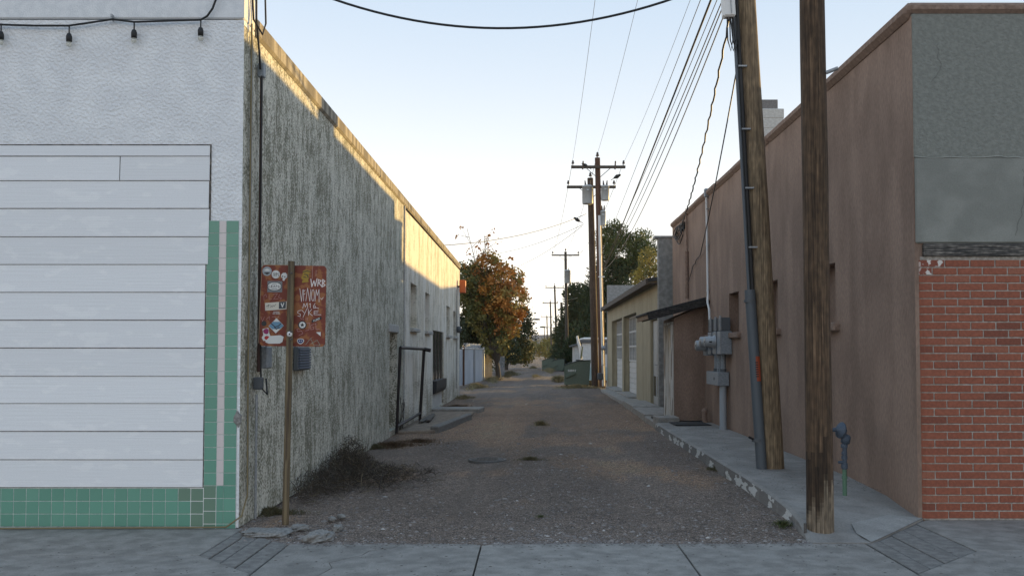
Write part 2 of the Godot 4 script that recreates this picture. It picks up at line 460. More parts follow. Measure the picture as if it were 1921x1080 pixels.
	M.gas_blue = tri(tint(Color(0.045, 0.065, 0.095), Color(0.085, 0.11, 0.145), mid, 0.3, 0.7, fine, 0.15), Vector3.ONE * 6.0, 0.65)
	M.gas_green = tri(tint(Color(0.075, 0.16, 0.10), Color(0.12, 0.21, 0.145), mid, 0.3, 0.7, fine, 0.15), Vector3.ONE * 6.0, 0.7)
	M.iron = tri(tint(Color(0.06, 0.055, 0.052), Color(0.12, 0.11, 0.10), mid, 0.3, 0.7, fine, 0.2), Vector3.ONE * 4.0, 0.6)
	M.mat_black = tri(tint(Color(0.022, 0.022, 0.023), Color(0.04, 0.04, 0.042), mid, 0.3, 0.7, fine, 0.2), Vector3.ONE * 3.0, 0.95)
	M.fence_metal = tri(tint(Color(0.36, 0.41, 0.48), Color(0.46, 0.51, 0.58), streakv, 0.3, 0.7, fine, 0.05), Vector3(0.8, 0.4, 0.8), 0.5)
	M.fence_blue = tri(tint(Color(0.13, 0.16, 0.20), Color(0.19, 0.225, 0.275), streakv, 0.3, 0.7, fine, 0.05), Vector3(0.8, 0.4, 0.8), 0.6)
	M.block_grey = tri(tint(Color(0.19, 0.175, 0.165), Color(0.26, 0.245, 0.235), mid, 0.3, 0.7, speck, 0.15), Vector3.ONE * 2.0, 0.97, t_fine, 0.3)
	M.block_white = tri(tint(Color(0.52, 0.50, 0.46), Color(0.60, 0.58, 0.54), mid, 0.3, 0.7, fine, 0.05), Vector3.ONE, 0.9)
	M.insulator = plain(Color(0.05, 0.032, 0.026), 0.25)
	M.bark = tri(tint(Color(0.045, 0.036, 0.03), Color(0.095, 0.08, 0.066), grainv, 0.3, 0.7, mid, 0.2), Vector3(1.5, 0.4, 1.5), 0.95)
	M.twig = plain(Color(0.050, 0.041, 0.034), 0.95)
	M.leaf = plain(Color(1, 1, 1), 0.7)
	M.leaf.vertex_color_use_as_albedo = true
	M.leaf.backlight_enabled = true
	M.leaf.backlight = Color(0.5, 0.5, 0.5)
	M.pebble = plain(Color(1, 1, 1), 0.9)
	M.pebble.vertex_color_use_as_albedo = true
	M.glass_bulb = plain(Color(0.6, 0.6, 0.5), 0.1)
	M.glass_bulb.transparency = BaseMaterial3D.TRANSPARENCY_ALPHA
	M.glass_bulb.albedo_color.a = 0.35

# pale stucco with dark lichen in vertical runs; kind 1 heavy, kind 2 light
func moss_wall(w: int, h: int, _len: float, _hh: float, kind: int) -> StandardMaterial3D:
	var a := noise_bytes(w, h, 0.07 if kind == 1 else 0.06, 3, 40 + kind, false, 3)     # runs
	var b := noise_bytes(w, h, 0.24 if kind == 1 else 0.2, 2, 50 + kind, false, 2 if kind == 1 else 1)         # speckle
	var c := noise_bytes(w, h, 0.006, 3, 60 + kind)                                        # broad patches
	var e := noise_bytes(w, h, 0.02, 3, 70 + kind, false, 8)                               # wide streaks
	var d := PackedByteArray()
	d.resize(w * h * 3)
	for y in h:
		var v := float(y) / h
		for x in w:
			var i := y * w + x
			var fa := a[i] / 255.0
			var fb := b[i] / 255.0
			var fc := c[i] / 255.0
			var fe := e[i] / 255.0
			var rr: float; var gg: float; var bb: float
			if kind == 1:
				var dens := 0.26 * fa + 0.46 * fb + 0.17 * fe + 0.13 * fc
				var t := clampf((dens - 0.487) / 0.075, 0, 1)
				rr = lerpf(0.84, 0.49, t) + (fb - 0.5) * 0.11; gg = lerpf(0.825, 0.48, t) + (fb - 0.5) * 0.11; bb = lerpf(0.775, 0.415, t) + (fb - 0.5) * 0.10
			else:
				var dens := 0.36 * fa + 0.34 * fb + 0.20 * fe + 0.16 * fc
				var t := clampf((dens - 0.52) / 0.16, 0, 1)
				var p := clampf((fe - 0.35) * 2.0, 0, 1)
				rr = lerpf(0.89, 0.85, p); gg = lerpf(0.87, 0.815, p); bb = lerpf(0.83, 0.745, p)
				rr = lerpf(rr, 0.64, t * 0.75); gg = lerpf(gg, 0.61, t * 0.75); bb = lerpf(bb, 0.55, t * 0.75)
				if v > 0.80 and fb + fc * 0.6 - (1.0 - v) * 1.2 > 0.72:
					rr *= 0.72; gg *= 0.70; bb *= 0.66
			d[i * 3] = clampi(int(rr * 255), 0, 255); d[i * 3 + 1] = clampi(int(gg * 255), 0, 255); d[i * 3 + 2] = clampi(int(bb * 255), 0, 255)
	var m := StandardMaterial3D.new()
	m.albedo_texture = to_tex(d, w, h)
	m.roughness = 0.95
	m.cull_mode = BaseMaterial3D.CULL_DISABLED
	m.heightmap_enabled = true
	m.heightmap_texture = ltex(b, w, h)
	m.heightmap_scale = 0.9 if kind == 1 else 0.5
	return m

func gravel_mat() -> StandardMaterial3D:
	var S := 1024
	var a := noise_bytes(S, S, 0.16, 1, 81, true)
	var b := noise_bytes(S, S, 0.012, 4, 82)
	var c := noise_bytes(S, S, 0.3, 2, 83)
	var d := PackedByteArray()
	d.resize(S * S * 3)
	for i in S * S:
		var t := b[i] / 255.0
		var g := a[i] / 255.0
		var l := 0.51 + 0.34 * (g - 0.5) + 0.36 * (c[i] / 255.0 - 0.5) + 0.12 * (t - 0.5)
		if g > 0.94: l += 0.14
		if g < 0.10: l -= 0.10
		d[i * 3] = clampi(int(l * 1.07 * 255), 0, 255)
		d[i * 3 + 1] = clampi(int(l * 1.0 * 255), 0, 255)
		d[i * 3 + 2] = clampi(int(l * 0.95 * 255), 0, 255)
	var m := tri(to_tex(d, S, S), Vector3.ONE * 0.62, 0.97, ltex(a, S, S), 0.9)
	m.vertex_color_use_as_albedo = true
	return m

func make_sky() -> Sky:
	var w := 512
	var h := 256
	var im := Image.create(w, h, false, Image.FORMAT_RGBF)
	for y in h:
		var el := (0.5 - (y + 0.5) / h) * PI
		for x in w:
			var az := (x + 0.5) / w * TAU
			var s := maxf(sin(el), 0.0)
			# added fill: horizon opposite the setting sun is raised above the sunward side
			var toward := pow((sin(az) * 0.71 + cos(az) * 0.70) * 0.5 + 0.5, 1.5)
			var hor := Color(1.78, 1.60, 1.37).lerp(Color(1.30, 1.18, 0.965), toward)
			var c := Color(0.335, 0.468, 0.635).lerp(hor, pow(1.0 - s, 4.4))
			if el < 0.0: c = Color(0.2, 0.18, 0.16)
			im.set_pixel(x, y, c)
	var pm := PanoramaSkyMaterial.new()
	pm.panorama = ImageTexture.create_from_image(im)
	var sky := Sky.new()
	sky.sky_material = pm
	return sky

func _ready() -> void:
	rng.seed = 20240611
	# ---------- camera ----------
	var cam := Camera3D.new()
	cam.name = "camera"
	add_child(cam)
	cam.projection = Camera3D.PROJECTION_FRUSTUM
	cam.near = 0.1
	cam.far = 3000.0
	cam.size = 1080.0 / F * 0.1
	cam.frustum_offset = Vector2((960.5 - CX) / F * 0.1, (CY - 540.0) / F * 0.1)
	cam.position = EYE
	cam.rotation.x = PITCH
	cam.current = true
	# ---------- sky, sun, exposure ----------
	var we := WorldEnvironment.new()
	we.name = "world_environment"
	var env := Environment.new()
	env.background_mode = Environment.BG_SKY
	env.sky = make_sky()
	env.tonemap_mode = Environment.TONE_MAPPER_LINEAR
	env.tonemap_exposure = 1.38
	env.sdfgi_enabled = true
	env.ssao_enabled = true
	env.ssil_enabled = true
	env.fog_enabled = true
	env.fog_density = 0.00018
	env.fog_light_color = Color(0.95, 0.9, 0.82)
	we.environment = env
	add_child(we)
	var sun := DirectionalLight3D.new()
	sun.name = "sun"
	sun.light_energy = 1.6
	sun.light_color = Color(1.0, 0.83, 0.50)
	sun.light_angular_distance = 0.5
	sun.shadow_enabled = true
	var sd := Vector3(sin(0.79) * cos(0.055), sin(0.055), -cos(0.79) * cos(0.055))
	add_child(sun)
	sun.look_at_from_position(Vector3.ZERO, -sd, Vector3.UP)
	make_materials()
	build_ground()
	build_storefront()
	build_brown_building()
	build_garage()
	build_walkway()
	build_backdrop()
	build_poles()
	build_wires()
	build_trees()
	build_sign()
	build_left_details()
	build_right_details()
	build_far_details()
	build_weeds()

# ---------- ground ----------
func alley_h(x: float, d: float, n: FastNoiseLite) -> float:
	var h := n.get_noise_2d(x * 3.0, d * 1.2) * 0.022
	h += -0.03 * exp(-pow((x + 0.75) / 0.4, 2.0)) * smoothstep(8.0, 11.0, d)     # wheel tracks
	h += -0.03 * exp(-pow((x - 1.1) / 0.4, 2.0)) * smoothstep(8.0, 11.0, d)
	if d < 7.8: h *= smoothstep(7.05, 7.8, d)
	return h
func build_ground() -> void:
	var st := mb()
	bx(st, Vector3(0, -0.6, -250), Vector3(900, 1.0, 700))
	setting(put("ground", st, M.dirt), "dry bare dirt ground reaching to the horizon", "ground")
	st = mb()
	bx(st, Vector3(0, -0.105, 0.2), Vector3(60, 0.05, 8.4))
	setting(put("street", st, M.asphalt), "dark asphalt street in front of the sidewalk", "street")
	var n := FastNoiseLite.new()
	n.seed = 5; n.frequency = 0.35; n.fractal_octaves = 3
	var cn := FastNoiseLite.new()
	cn.seed = 8; cn.frequency = 0.25; cn.fractal_octaves = 3
	# alley surface, finer near the sidewalk
	var ds := []
	var d := 7.06
	while d < 260.0:
		ds.append(d)
		d += maxf(0.1, (d - 5.0) * 0.035)
	var xs := []
	for i in 47: xs.append(lerpf(-3.2, 2.75, i / 46.0))
	var v := PackedVector3Array()
	var c := PackedColorArray()
	var nn := PackedVector3Array()
	var ix := PackedInt32Array()
	for j in ds.size():
		for i in xs.size():
			var x: float = xs[i]
			var dd: float = ds[j]
			v.append(Vector3(x, alley_h(x, dd, n) - 0.012, -dd))
			var g := Vector3(alley_h(x + 0.05, dd, n) - alley_h(x - 0.05, dd, n), -0.1, -(alley_h(x, dd + 0.05, n) - alley_h(x, dd - 0.05, n)))
			nn.append(Vector3(-g.x, 0.1, -g.z).normalized())
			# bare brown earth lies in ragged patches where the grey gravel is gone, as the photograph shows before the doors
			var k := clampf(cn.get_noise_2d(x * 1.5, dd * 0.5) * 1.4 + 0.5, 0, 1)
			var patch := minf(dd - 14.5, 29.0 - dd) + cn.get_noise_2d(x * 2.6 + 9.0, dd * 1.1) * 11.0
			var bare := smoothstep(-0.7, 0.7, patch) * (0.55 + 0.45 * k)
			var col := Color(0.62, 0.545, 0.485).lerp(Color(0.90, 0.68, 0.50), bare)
			var fine := cn.get_noise_2d(x * 9.0 + 40.0, dd * 6.0)
			var rut := exp(-pow((x + 0.75) / 0.38, 2.0)) + exp(-pow((x - 1.1) / 0.38, 2.0))
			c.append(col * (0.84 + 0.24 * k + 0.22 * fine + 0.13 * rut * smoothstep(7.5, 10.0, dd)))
	var W := xs.size()
	for j in ds.size() - 1:
		for i in W - 1:
			var a := j * W + i
			ix.append_array([a, a + W, a + W + 1, a, a + W + 1, a + 1])
	var arr := []
	arr.resize(Mesh.ARRAY_MAX)
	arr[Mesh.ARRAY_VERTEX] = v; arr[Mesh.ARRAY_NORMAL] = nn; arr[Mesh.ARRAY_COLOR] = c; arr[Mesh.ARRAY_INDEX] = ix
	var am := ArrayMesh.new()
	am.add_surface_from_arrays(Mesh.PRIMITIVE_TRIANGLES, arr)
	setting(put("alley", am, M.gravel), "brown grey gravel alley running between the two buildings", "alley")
	# loose stones
	var pm := mb()
	var pts := []
	for k in [[1, 0, 0], [0, 0, 1], [-1, 0, 0], [0, 0, -1]]: pts.append(Vector3(k[0], k[1], k[2]))
	for k in 4:
		face(pm, [pts[k], pts[(k + 1) % 4], Vector3(0.15, 0.75, 0.1)], Vector3.ZERO)
	pm.generate_normals()
	var mm := MultiMesh.new()
	mm.transform_format = MultiMesh.TRANSFORM_3D
	mm.use_colors = true
	mm.mesh = pm.commit()
	var N := 24000
	mm.instance_count = N
	for i in N:
		var dd := 7.2 + pow(rng.randf(), 2.2) * 26.0
		var x := rng.randf_range(-2.5, 2.3)
		if absf(x + 0.75) < 0.4 and rng.randf() < 0.5: x = rng.randf_range(-0.3, 0.7)
		var s := rng.randf_range(0.004, 0.011) * (1.0 if rng.randf() < 0.92 else rng.randf_range(1.6, 3.0))
		var b := Basis(Vector3.UP, rng.randf() * TAU).scaled(Vector3(s * rng.randf_range(0.8, 1.5), s * rng.randf_range(0.5, 0.9), s))
		mm.set_instance_transform(i, Transform3D(b, Vector3(x, alley_h(x, dd, n) - 0.013, -dd)))
		var t := rng.randf()
		var cc := Color(0.11, 0.095, 0.088).lerp(Color(0.26, 0.235, 0.22), t)
		if rng.randf() < 0.04: cc = Color(0.42, 0.40, 0.38)
		mm.set_instance_color(i, cc)
	var mi := MultiMeshInstance3D.new()
	mi.multimesh = mm; mi.material_override = M.pebble; mi.name = "gravel"
	add_child(mi)
	tag(mi, "loose small stones scattered over the alley", "gravel", "", "stuff")
	build_sidewalk()
	var lm := MultiMesh.new()
	lm.transform_format = MultiMesh.TRANSFORM_3D
	lm.use_colors = true
	lm.mesh = mm.mesh
	lm.instance_count = 1500
	for i in 1500:
		var q := Vector3(rng.randf_range(-4.6, 4.6), 0.001, rng.randf_range(-7.12, -5.9))
		if i > 380:
			var dd := rng.randf_range(8.9, 17.0)
			q = Vector3(3.42 - pow(rng.randf(), 2.0) * 1.0, 0.137, -dd)
		if i > 1200: q = Vector3(rng.randf_range(-1.8, 2.5), 0.001, -7.12 + absf(rng.randfn(0.0, 0.06)))
		var s := rng.randf_range(0.003, 0.008)
		lm.set_instance_transform(i, Transform3D(Basis(Vector3.UP, rng.randf() * TAU).scaled(Vector3(s * rng.randf_range(1.0, 2.4), s * 0.5, s)), q))
		var t := rng.randf()
		lm.set_instance_color(i, Color(0.035, 0.028, 0.022).lerp(Color(0.16, 0.13, 0.11), t * t))
	var li := MultiMeshInstance3D.new()
	li.multimesh = lm; li.material_override = M.pebble; li.name = "litter"
	add_child(li)
	tag(li, "dark specks of grit and leaf litter on the concrete", "litter", "", "stuff")

func slab(parent: Node, poly: Array, m: Material, y: float = 0.0, called: String = "slab") -> void:
	var pv := []
	for p in poly: pv.append(Vector2(p[0], -p[1]))
	var st := mb()
	prism(st, pv, -0.09, y, 0.005)
	put(called, st, m, parent)
func build_sidewalk() -> void:
	var st := mb()
	bx(st, Vector3(0, -0.063, -5.5), Vector3(18, 0.06, 5.2))
	var sw := put("sidewalk", st, M.joint)
	setting(sw, "grey concrete sidewalk and driveway apron with grooved ramp flares", "sidewalk")
	slab(sw, [[-9, 6.76], [-2.47, 6.76], [-2.47, 7.77], [-9, 7.77]], M.concrete_dark)
	slab(sw, [[-9, 3.2], [-1.92, 3.2], [-1.92, 6.19], [-2.47, 6.745], [-9, 6.745]], M.concrete_dark)
	# grooved flare beside the tiled shopfront
	var gx := [-2.46, -2.355, -2.225, -2.075, -1.91]
	for i in 4:
		var a: float = gx[i]
		var b: float = gx[i + 1] - 0.012
		slab(sw, [[a, 6.745 - (a + 2.47)], [b, 6.745 - (b + 2.47)], [b, 7.60 - (b + 2.46) * 0.85], [a, 7.60 - (a + 2.46) * 0.85]], M.concrete_brown, -0.004 * (i % 2))
	# apron, first panel split by a wandering crack
	slab(sw, [[-1.90, 3.2], [-1.33, 3.2], [-1.36, 5.6], [-1.47, 6.05], [-1.40, 6.35], [-1.46, 6.52], [-1.27, 6.75], [-1.24, 6.9], [-1.08, 7.0], [-1.03, 7.13], [-1.90, 7.13]], M.concrete[1])
	slab(sw, [[-1.326, 3.2], [-0.41, 3.2], [-0.41, 7.10], [-0.5, 7.14], [-1.024, 7.13], [-1.073, 6.994], [-1.233, 6.894], [-1.263, 6.746], [-1.453, 6.514], [-1.393, 6.346], [-1.463, 6.046], [-1.353, 5.596]], M.concrete[2])
	slab(sw, [[-0.398, 3.2], [1.106, 3.2], [1.125, 7.14], [0.4, 7.15], [-0.33, 7.13], [-0.398, 7.09]], M.concrete[3])
	slab(sw, [[1.118, 3.2], [2.60, 3.2], [2.60, 7.16], [1.137, 7.14]], M.concrete[2])
	# grooved flare beside the brick corner
	var rx := [2.61, 2.75, 2.93, 3.115, 3.345]
	var fe := [7.165, 7.255, 7.46, 7.69, 7.96]
	for i in 4:
		var a: float = rx[i] + 0.011
		var b: float = rx[i + 1]
		slab(sw, [[a, 6.2 + (a - 2.61) * 0.95], [b, 6.2 + (b - 2.61) * 0.95], [b, fe[i + 1]], [a, fe[i] + 0.02]], M.concrete_brown, -0.004 * (i % 2))
	slab(sw, [[2.612, 3.2], [9, 3.2], [9, 6.89], [3.35, 6.89], [2.612, 6.19]], M.concrete_dark)
	slab(sw, [[3.357, 6.905], [9, 6.905], [9, 8.14], [3.5, 8.14], [3.357, 7.98]], M.concrete_dark)

# ---------- storefront ----------
func build_storefront() -> void:
	var b := thing("storefront_building", "white painted storefront with green tiled base and mossy streaked side wall", "building", Vector3(XL, 0, ZL))
	var o := -b.position
	var wz := func(py: float) -> float: return on_z(300, py, -ZL).y
	var wx := func(px: float) -> float: return on_z(px, 600, -ZL).x
	# walls
	put("front_wall", wall(Vector3(-12, 0, ZL), Vector3.RIGHT, Vector3.BACK, 12.0 + XL, 4.39, 0.3, []), M.front_stucco, b, o)
	boxp("parapet_band", o + Vector3((-12 + XL) / 2, 4.70, ZL - 0.15), Vector3(12.0 + XL, 0.6, 0.32), M.front_band, b, 0.01)
	var l1 := 9.8
	put("side_wall", wall(Vector3(XL, 0, ZL - 0.003), Vector3.FORWARD, Vector3.RIGHT, l1, 4.35, 0.3, [[8.1, 8.98, 0.1, 1.84]]), M.moss, b, o)
	var h2 := []
	for q in [[18.6, 19.55, 2.0, 2.93], [21.15, 22.05, 2.0, 2.9], [26.3, 27.4, 2.0, 2.85], [28.6, 29.5, 2.0, 2.8], [22.75, 25.5, 0.05, 2.05]]:
		h2.append([q[0] - 17.6, q[1] - 17.6, q[2], q[3]])
	put("rear_side_wall", wall(Vector3(XL, 0, -17.603), Vector3.FORWARD, Vector3.RIGHT, 13.3, 4.3, 0.3, h2), M.moss_far, b, o).set_meta("label", "paler rear stretch of side wall with small recessed windows")
	boxp("pilaster_seam", o + Vector3(XL + 0.012, 2.2, -17.6), Vector3(0.03, 4.3, 0.09), M.pale_trim, b, 0.008)
	boxp("rear_wall", o + Vector3(XL - 5, 2.15, -31.0), Vector3(10.0, 4.3, 0.2), M.pale_trim, b)
	boxp("roof", o + Vector3(XL - 5.2, 4.0, -19.4), Vector3(9.6, 0.12, 23.0), M.asphalt, b)
	boxp("far_side_wall", o + Vector3(-12, 2.15, -19.4), Vector3(0.3, 4.3, 23.0), M.pale_trim, b)
	# coping in cast lengths
	var z := ZL - 0.32
	while z > -30.7:
		var ln := minf(3.3, z + 31.1)
		boxp("coping", o + Vector3(XL - 0.15, 4.44, z - ln / 2), Vector3(0.36, 0.18, ln - 0.008), M.coping, b, 0.025)
		z -= ln
	# clapboards over the old shop window
	var ys := [272, 293, 339, 391, 444, 496, 548, 600, 652, 705, 756, 808, 861, 913]
	var xr: float = wx.call(390.0)
	boxp("clapboard_backing", o + Vector3((-7.6 + xr) / 2 + 0.005, (wz.call(272.0) + wz.call(914.0)) / 2, ZL + 0.004), Vector3(xr + 7.6 + 0.012, wz.call(272.0) - wz.call(914.0) + 0.01, 0.008), M.caulk, b)
	for i in ys.size() - 1:
		var y1: float = wz.call(float(ys[i])) - 0.0055
		var y0: float = wz.call(float(ys[i + 1]))
		var cuts := [-7.6, xr - (0.004 if i % 3 else 0.0)]
		if i >= 5: cuts[1] = wx.call(385.0) - 0.004
		if i == 1: cuts = [-7.6, wx.call(221.0), xr]
		for k in cuts.size() - 1:
			var xa: float = cuts[k] + (0.004 if k else 0.0)
			var xb: float = cuts[k + 1] - (0.004 if k < cuts.size() - 2 and i == 1 else (0.0008 if k < cuts.size() - 2 else 0.0))
			var s := mb()
			var tilt := rng.randf_range(-0.0015, 0.0015)
			var pa := [Vector3(0, y0 + tilt, ZL + 0.006), Vector3(0, y0 + tilt, ZL + 0.018), Vector3(0, y0 + 0.003 + tilt, ZL + 0.020), Vector3(0, y1, ZL + 0.013), Vector3(0, y1, ZL + 0.006)]
			var pl := []
			var pr := []
			for p in pa:
				pl.append(Vector3(xa, p.y, p.z)); pr.append(Vector3(xb, p.y - tilt * 2.0, p.z))
			var cen: Vector3 = (pl[0] + pr[3]) / 2 + Vector3(0, 0, 0.004)
			for e in 5:
				face(s, [pl[e], pr[e], pr[(e + 1) % 5], pl[(e + 1) % 5]], cen)
			face(s, pl, cen); face(s, pr, cen)
			put("clapboard", s, M.clap[(i * 3 + k) % 4], b, o)
	# tiles
	var P := 0.1083
	var top: float = wz.call(414.0)
	var xt: float = wx.call(386.0)
	boxp("grout_bed", o + Vector3(xt + 0.137, top / 2 - 0.005, ZL + 0.004), Vector3(0.276, top + 0.01, 0.009), M.grout, b)
	boxp("grout_bed", o + Vector3((-7.6 + xt) / 2, 0.165, ZL + 0.004), Vector3(xt + 7.6, 0.35, 0.009), M.grout, b)
	var tm := box_mesh(Vector3(0.1035, 0.1035, 0.010), 0.002)
	var tw := box_mesh(Vector3(0.058, 0.1035, 0.010), 0.002)
	var y := top
	var row := 0
	while y > -0.02:
		var cy := y - P / 2
		var low := y < 0.40
		for cidx in 3:
			var cx: float = xt + [0.0535, 0.139, 0.222][cidx]
			if low and cidx == 1: continue
			var mesh := tw if cidx == 1 else tm
			var mat: Material = M.tile_white if cidx == 1 else M.tile[rng.randi() % 7]
			if low and cidx == 0: mat = M.tile_odd
			put("tile", mesh, mat, b, o + Vector3(cx, cy, ZL + 0.0062 + rng.randf_range(-0.0004, 0.0004)))
		if low:
			put("tile", tw, M.tile[row % 7], b, o + Vector3(xt + 0.139, cy, ZL + 0.0062))
		y -= P; row += 1
	y = 0.335
	for r in 3:
		var x := xt - 0.055
		var k := 0
		while x > -6.2:
			var odd := (k < 1 or (k == 1 and r < 1))
			put("tile", tm, M.tile_odd if odd else M.tile[rng.randi() % 7], b, o + Vector3(x, y - P / 2, ZL + 0.0062 + rng.randf_range(-0.0004, 0.0004)))
			x -= P; k += 1
		y -= P
	boxp("white_grout", o + Vector3(xt - 0.004, 0.165, ZL + 0.0047), Vector3(0.226, 0.35, 0.009), M.grout_white, b)
	put("broken_patch", rock_mesh(Vector3(0.035, 0.06, 0.016), 5, false), M.rubble, b, o + Vector3(XL - 0.02, wz.call(786.0), ZL + 0.004))
	# recessed windows and doors of the side wall
	for q in [[18.6, 19.55, 2.0, 2.93, 1], [21.15, 22.05, 2.0, 2.9, 0], [26.3, 27.4, 2.0, 2.85, 0], [28.6, 29.5, 2.0, 2.8, 0]]:
		var zc: float = -(q[0] + q[1]) / 2
		var win := boxp("window", o + Vector3(XL - 0.24, (q[2] + q[3]) / 2, zc), Vector3(0.05, q[3] - q[2], q[1] - q[0]), M.pale_trim, b)
		boxp("sill", Vector3(0.265, -(q[3] - q[2]) / 2 - 0.045, 0), Vector3(0.12, 0.08, q[1] - q[0] + 0.12), M.pale_trim, win, 0.012)
		if q[4] == 1:
			for k in 3: boxp("pane", Vector3(0.03, -0.30 + 0.3 * k, 0.05), Vector3(0.012, 0.16, 0.55), M.dark_in, win)
		else:
			boxp("pane", Vector3(0.03, 0.0, 0.0), Vector3(0.012, 0.8, 0.6), M.dark_glass, win)
	var dr := boxp("door", o + Vector3(XL - 0.19, 0.97, -16.34), Vector3(0.05, 1.74, 0.88), M.grey_door, b, 0.006)
	for k in 3: boxp("rail", Vector3(0.028, -0.75 + 0.72 * k, 0), Vector3(0.016, 0.1, 0.86), M.grey_door, dr, 0.004)
	boxp("lintel", o + Vector3(XL - 0.02, 1.92, -16.3), Vector3(0.09, 0.14, 1.1), M.pale_trim, b, 0.01)
	# boarded shop door with a dark panel and a rounded counter shelf
	var dd := boxp("door", o + Vector3(XL - 0.04, 1.38, -24.1), Vector3(0.04, 1.30, 2.68), M.dark_glass, b)
	dd.set_meta("label", "tall dark glazed panel over a navy shelf in side wall")
	for k in 3: boxp("mullion", Vector3(0.026, 0, -0.9 + k * 0.75), Vector3(0.022, 1.30, 0.07), M.eave, dd, 0.004)
	boxp("white_panel", o + Vector3(XL - 0.06, 0.36, -24.1), Vector3(0.04, 0.62, 2.68), M.white_wood, b)
	var s2 := mb(true)
	var prof := []
	for k in 9: prof.append(Vector2(0.10 * sin(k / 8.0 * PI / 2), -0.17 * cos(k / 8.0 * PI / 2) ))
	for k in 8:
		for e in 1:
			var p0: Vector2 = prof[k]; var p1: Vector2 = prof[k + 1]
			face(s2, [Vector3(p0.x, p0.y, 1.3), Vector3(p1.x, p1.y, 1.3), Vector3(p1.x, p1.y, -1.3), Vector3(p0.x, p0.y, -1.3)], Vector3(-1, 1, 0))
	s2.set_smooth_group(-1)
	for e in [1.3, -1.3]:
		var fan := [Vector3(-0.15, 0.17, e), Vector3(-0.15, -0.17, e)]
		for p in prof: fan.append(Vector3(p.x, p.y, e))
		fan.append(Vector3(0.10, 0.17, e))
		face(s2, fan, Vector3.ZERO)
	face(s2, [Vector3(0.10, 0.0, 1.3), Vector3(0.10, 0.17, 1.3), Vector3(0.10, 0.17, -1.3), Vector3(0.10, 0, -1.3)], Vector3(-1, 0, 0))
	face(s2, [Vector3(-0.15, 0.17, 1.3), Vector3(0.10, 0.17, 1.3), Vector3(0.10, 0.17, -1.3), Vector3(-0.15, 0.17, -1.3)], Vector3.ZERO)
	put("counter_shelf", s2, M.navy, b, o + Vector3(XL, 0.60, -24.1))
	# cable groove strip and corner conduit fixed to the wall
	tubep("conduit", [o + Vector3(XL + 0.02, 0.25, -7.97), o + Vector3(XL + 0.02, 4.3, -7.97)], 0.009, M.wire_pale, b, 6)

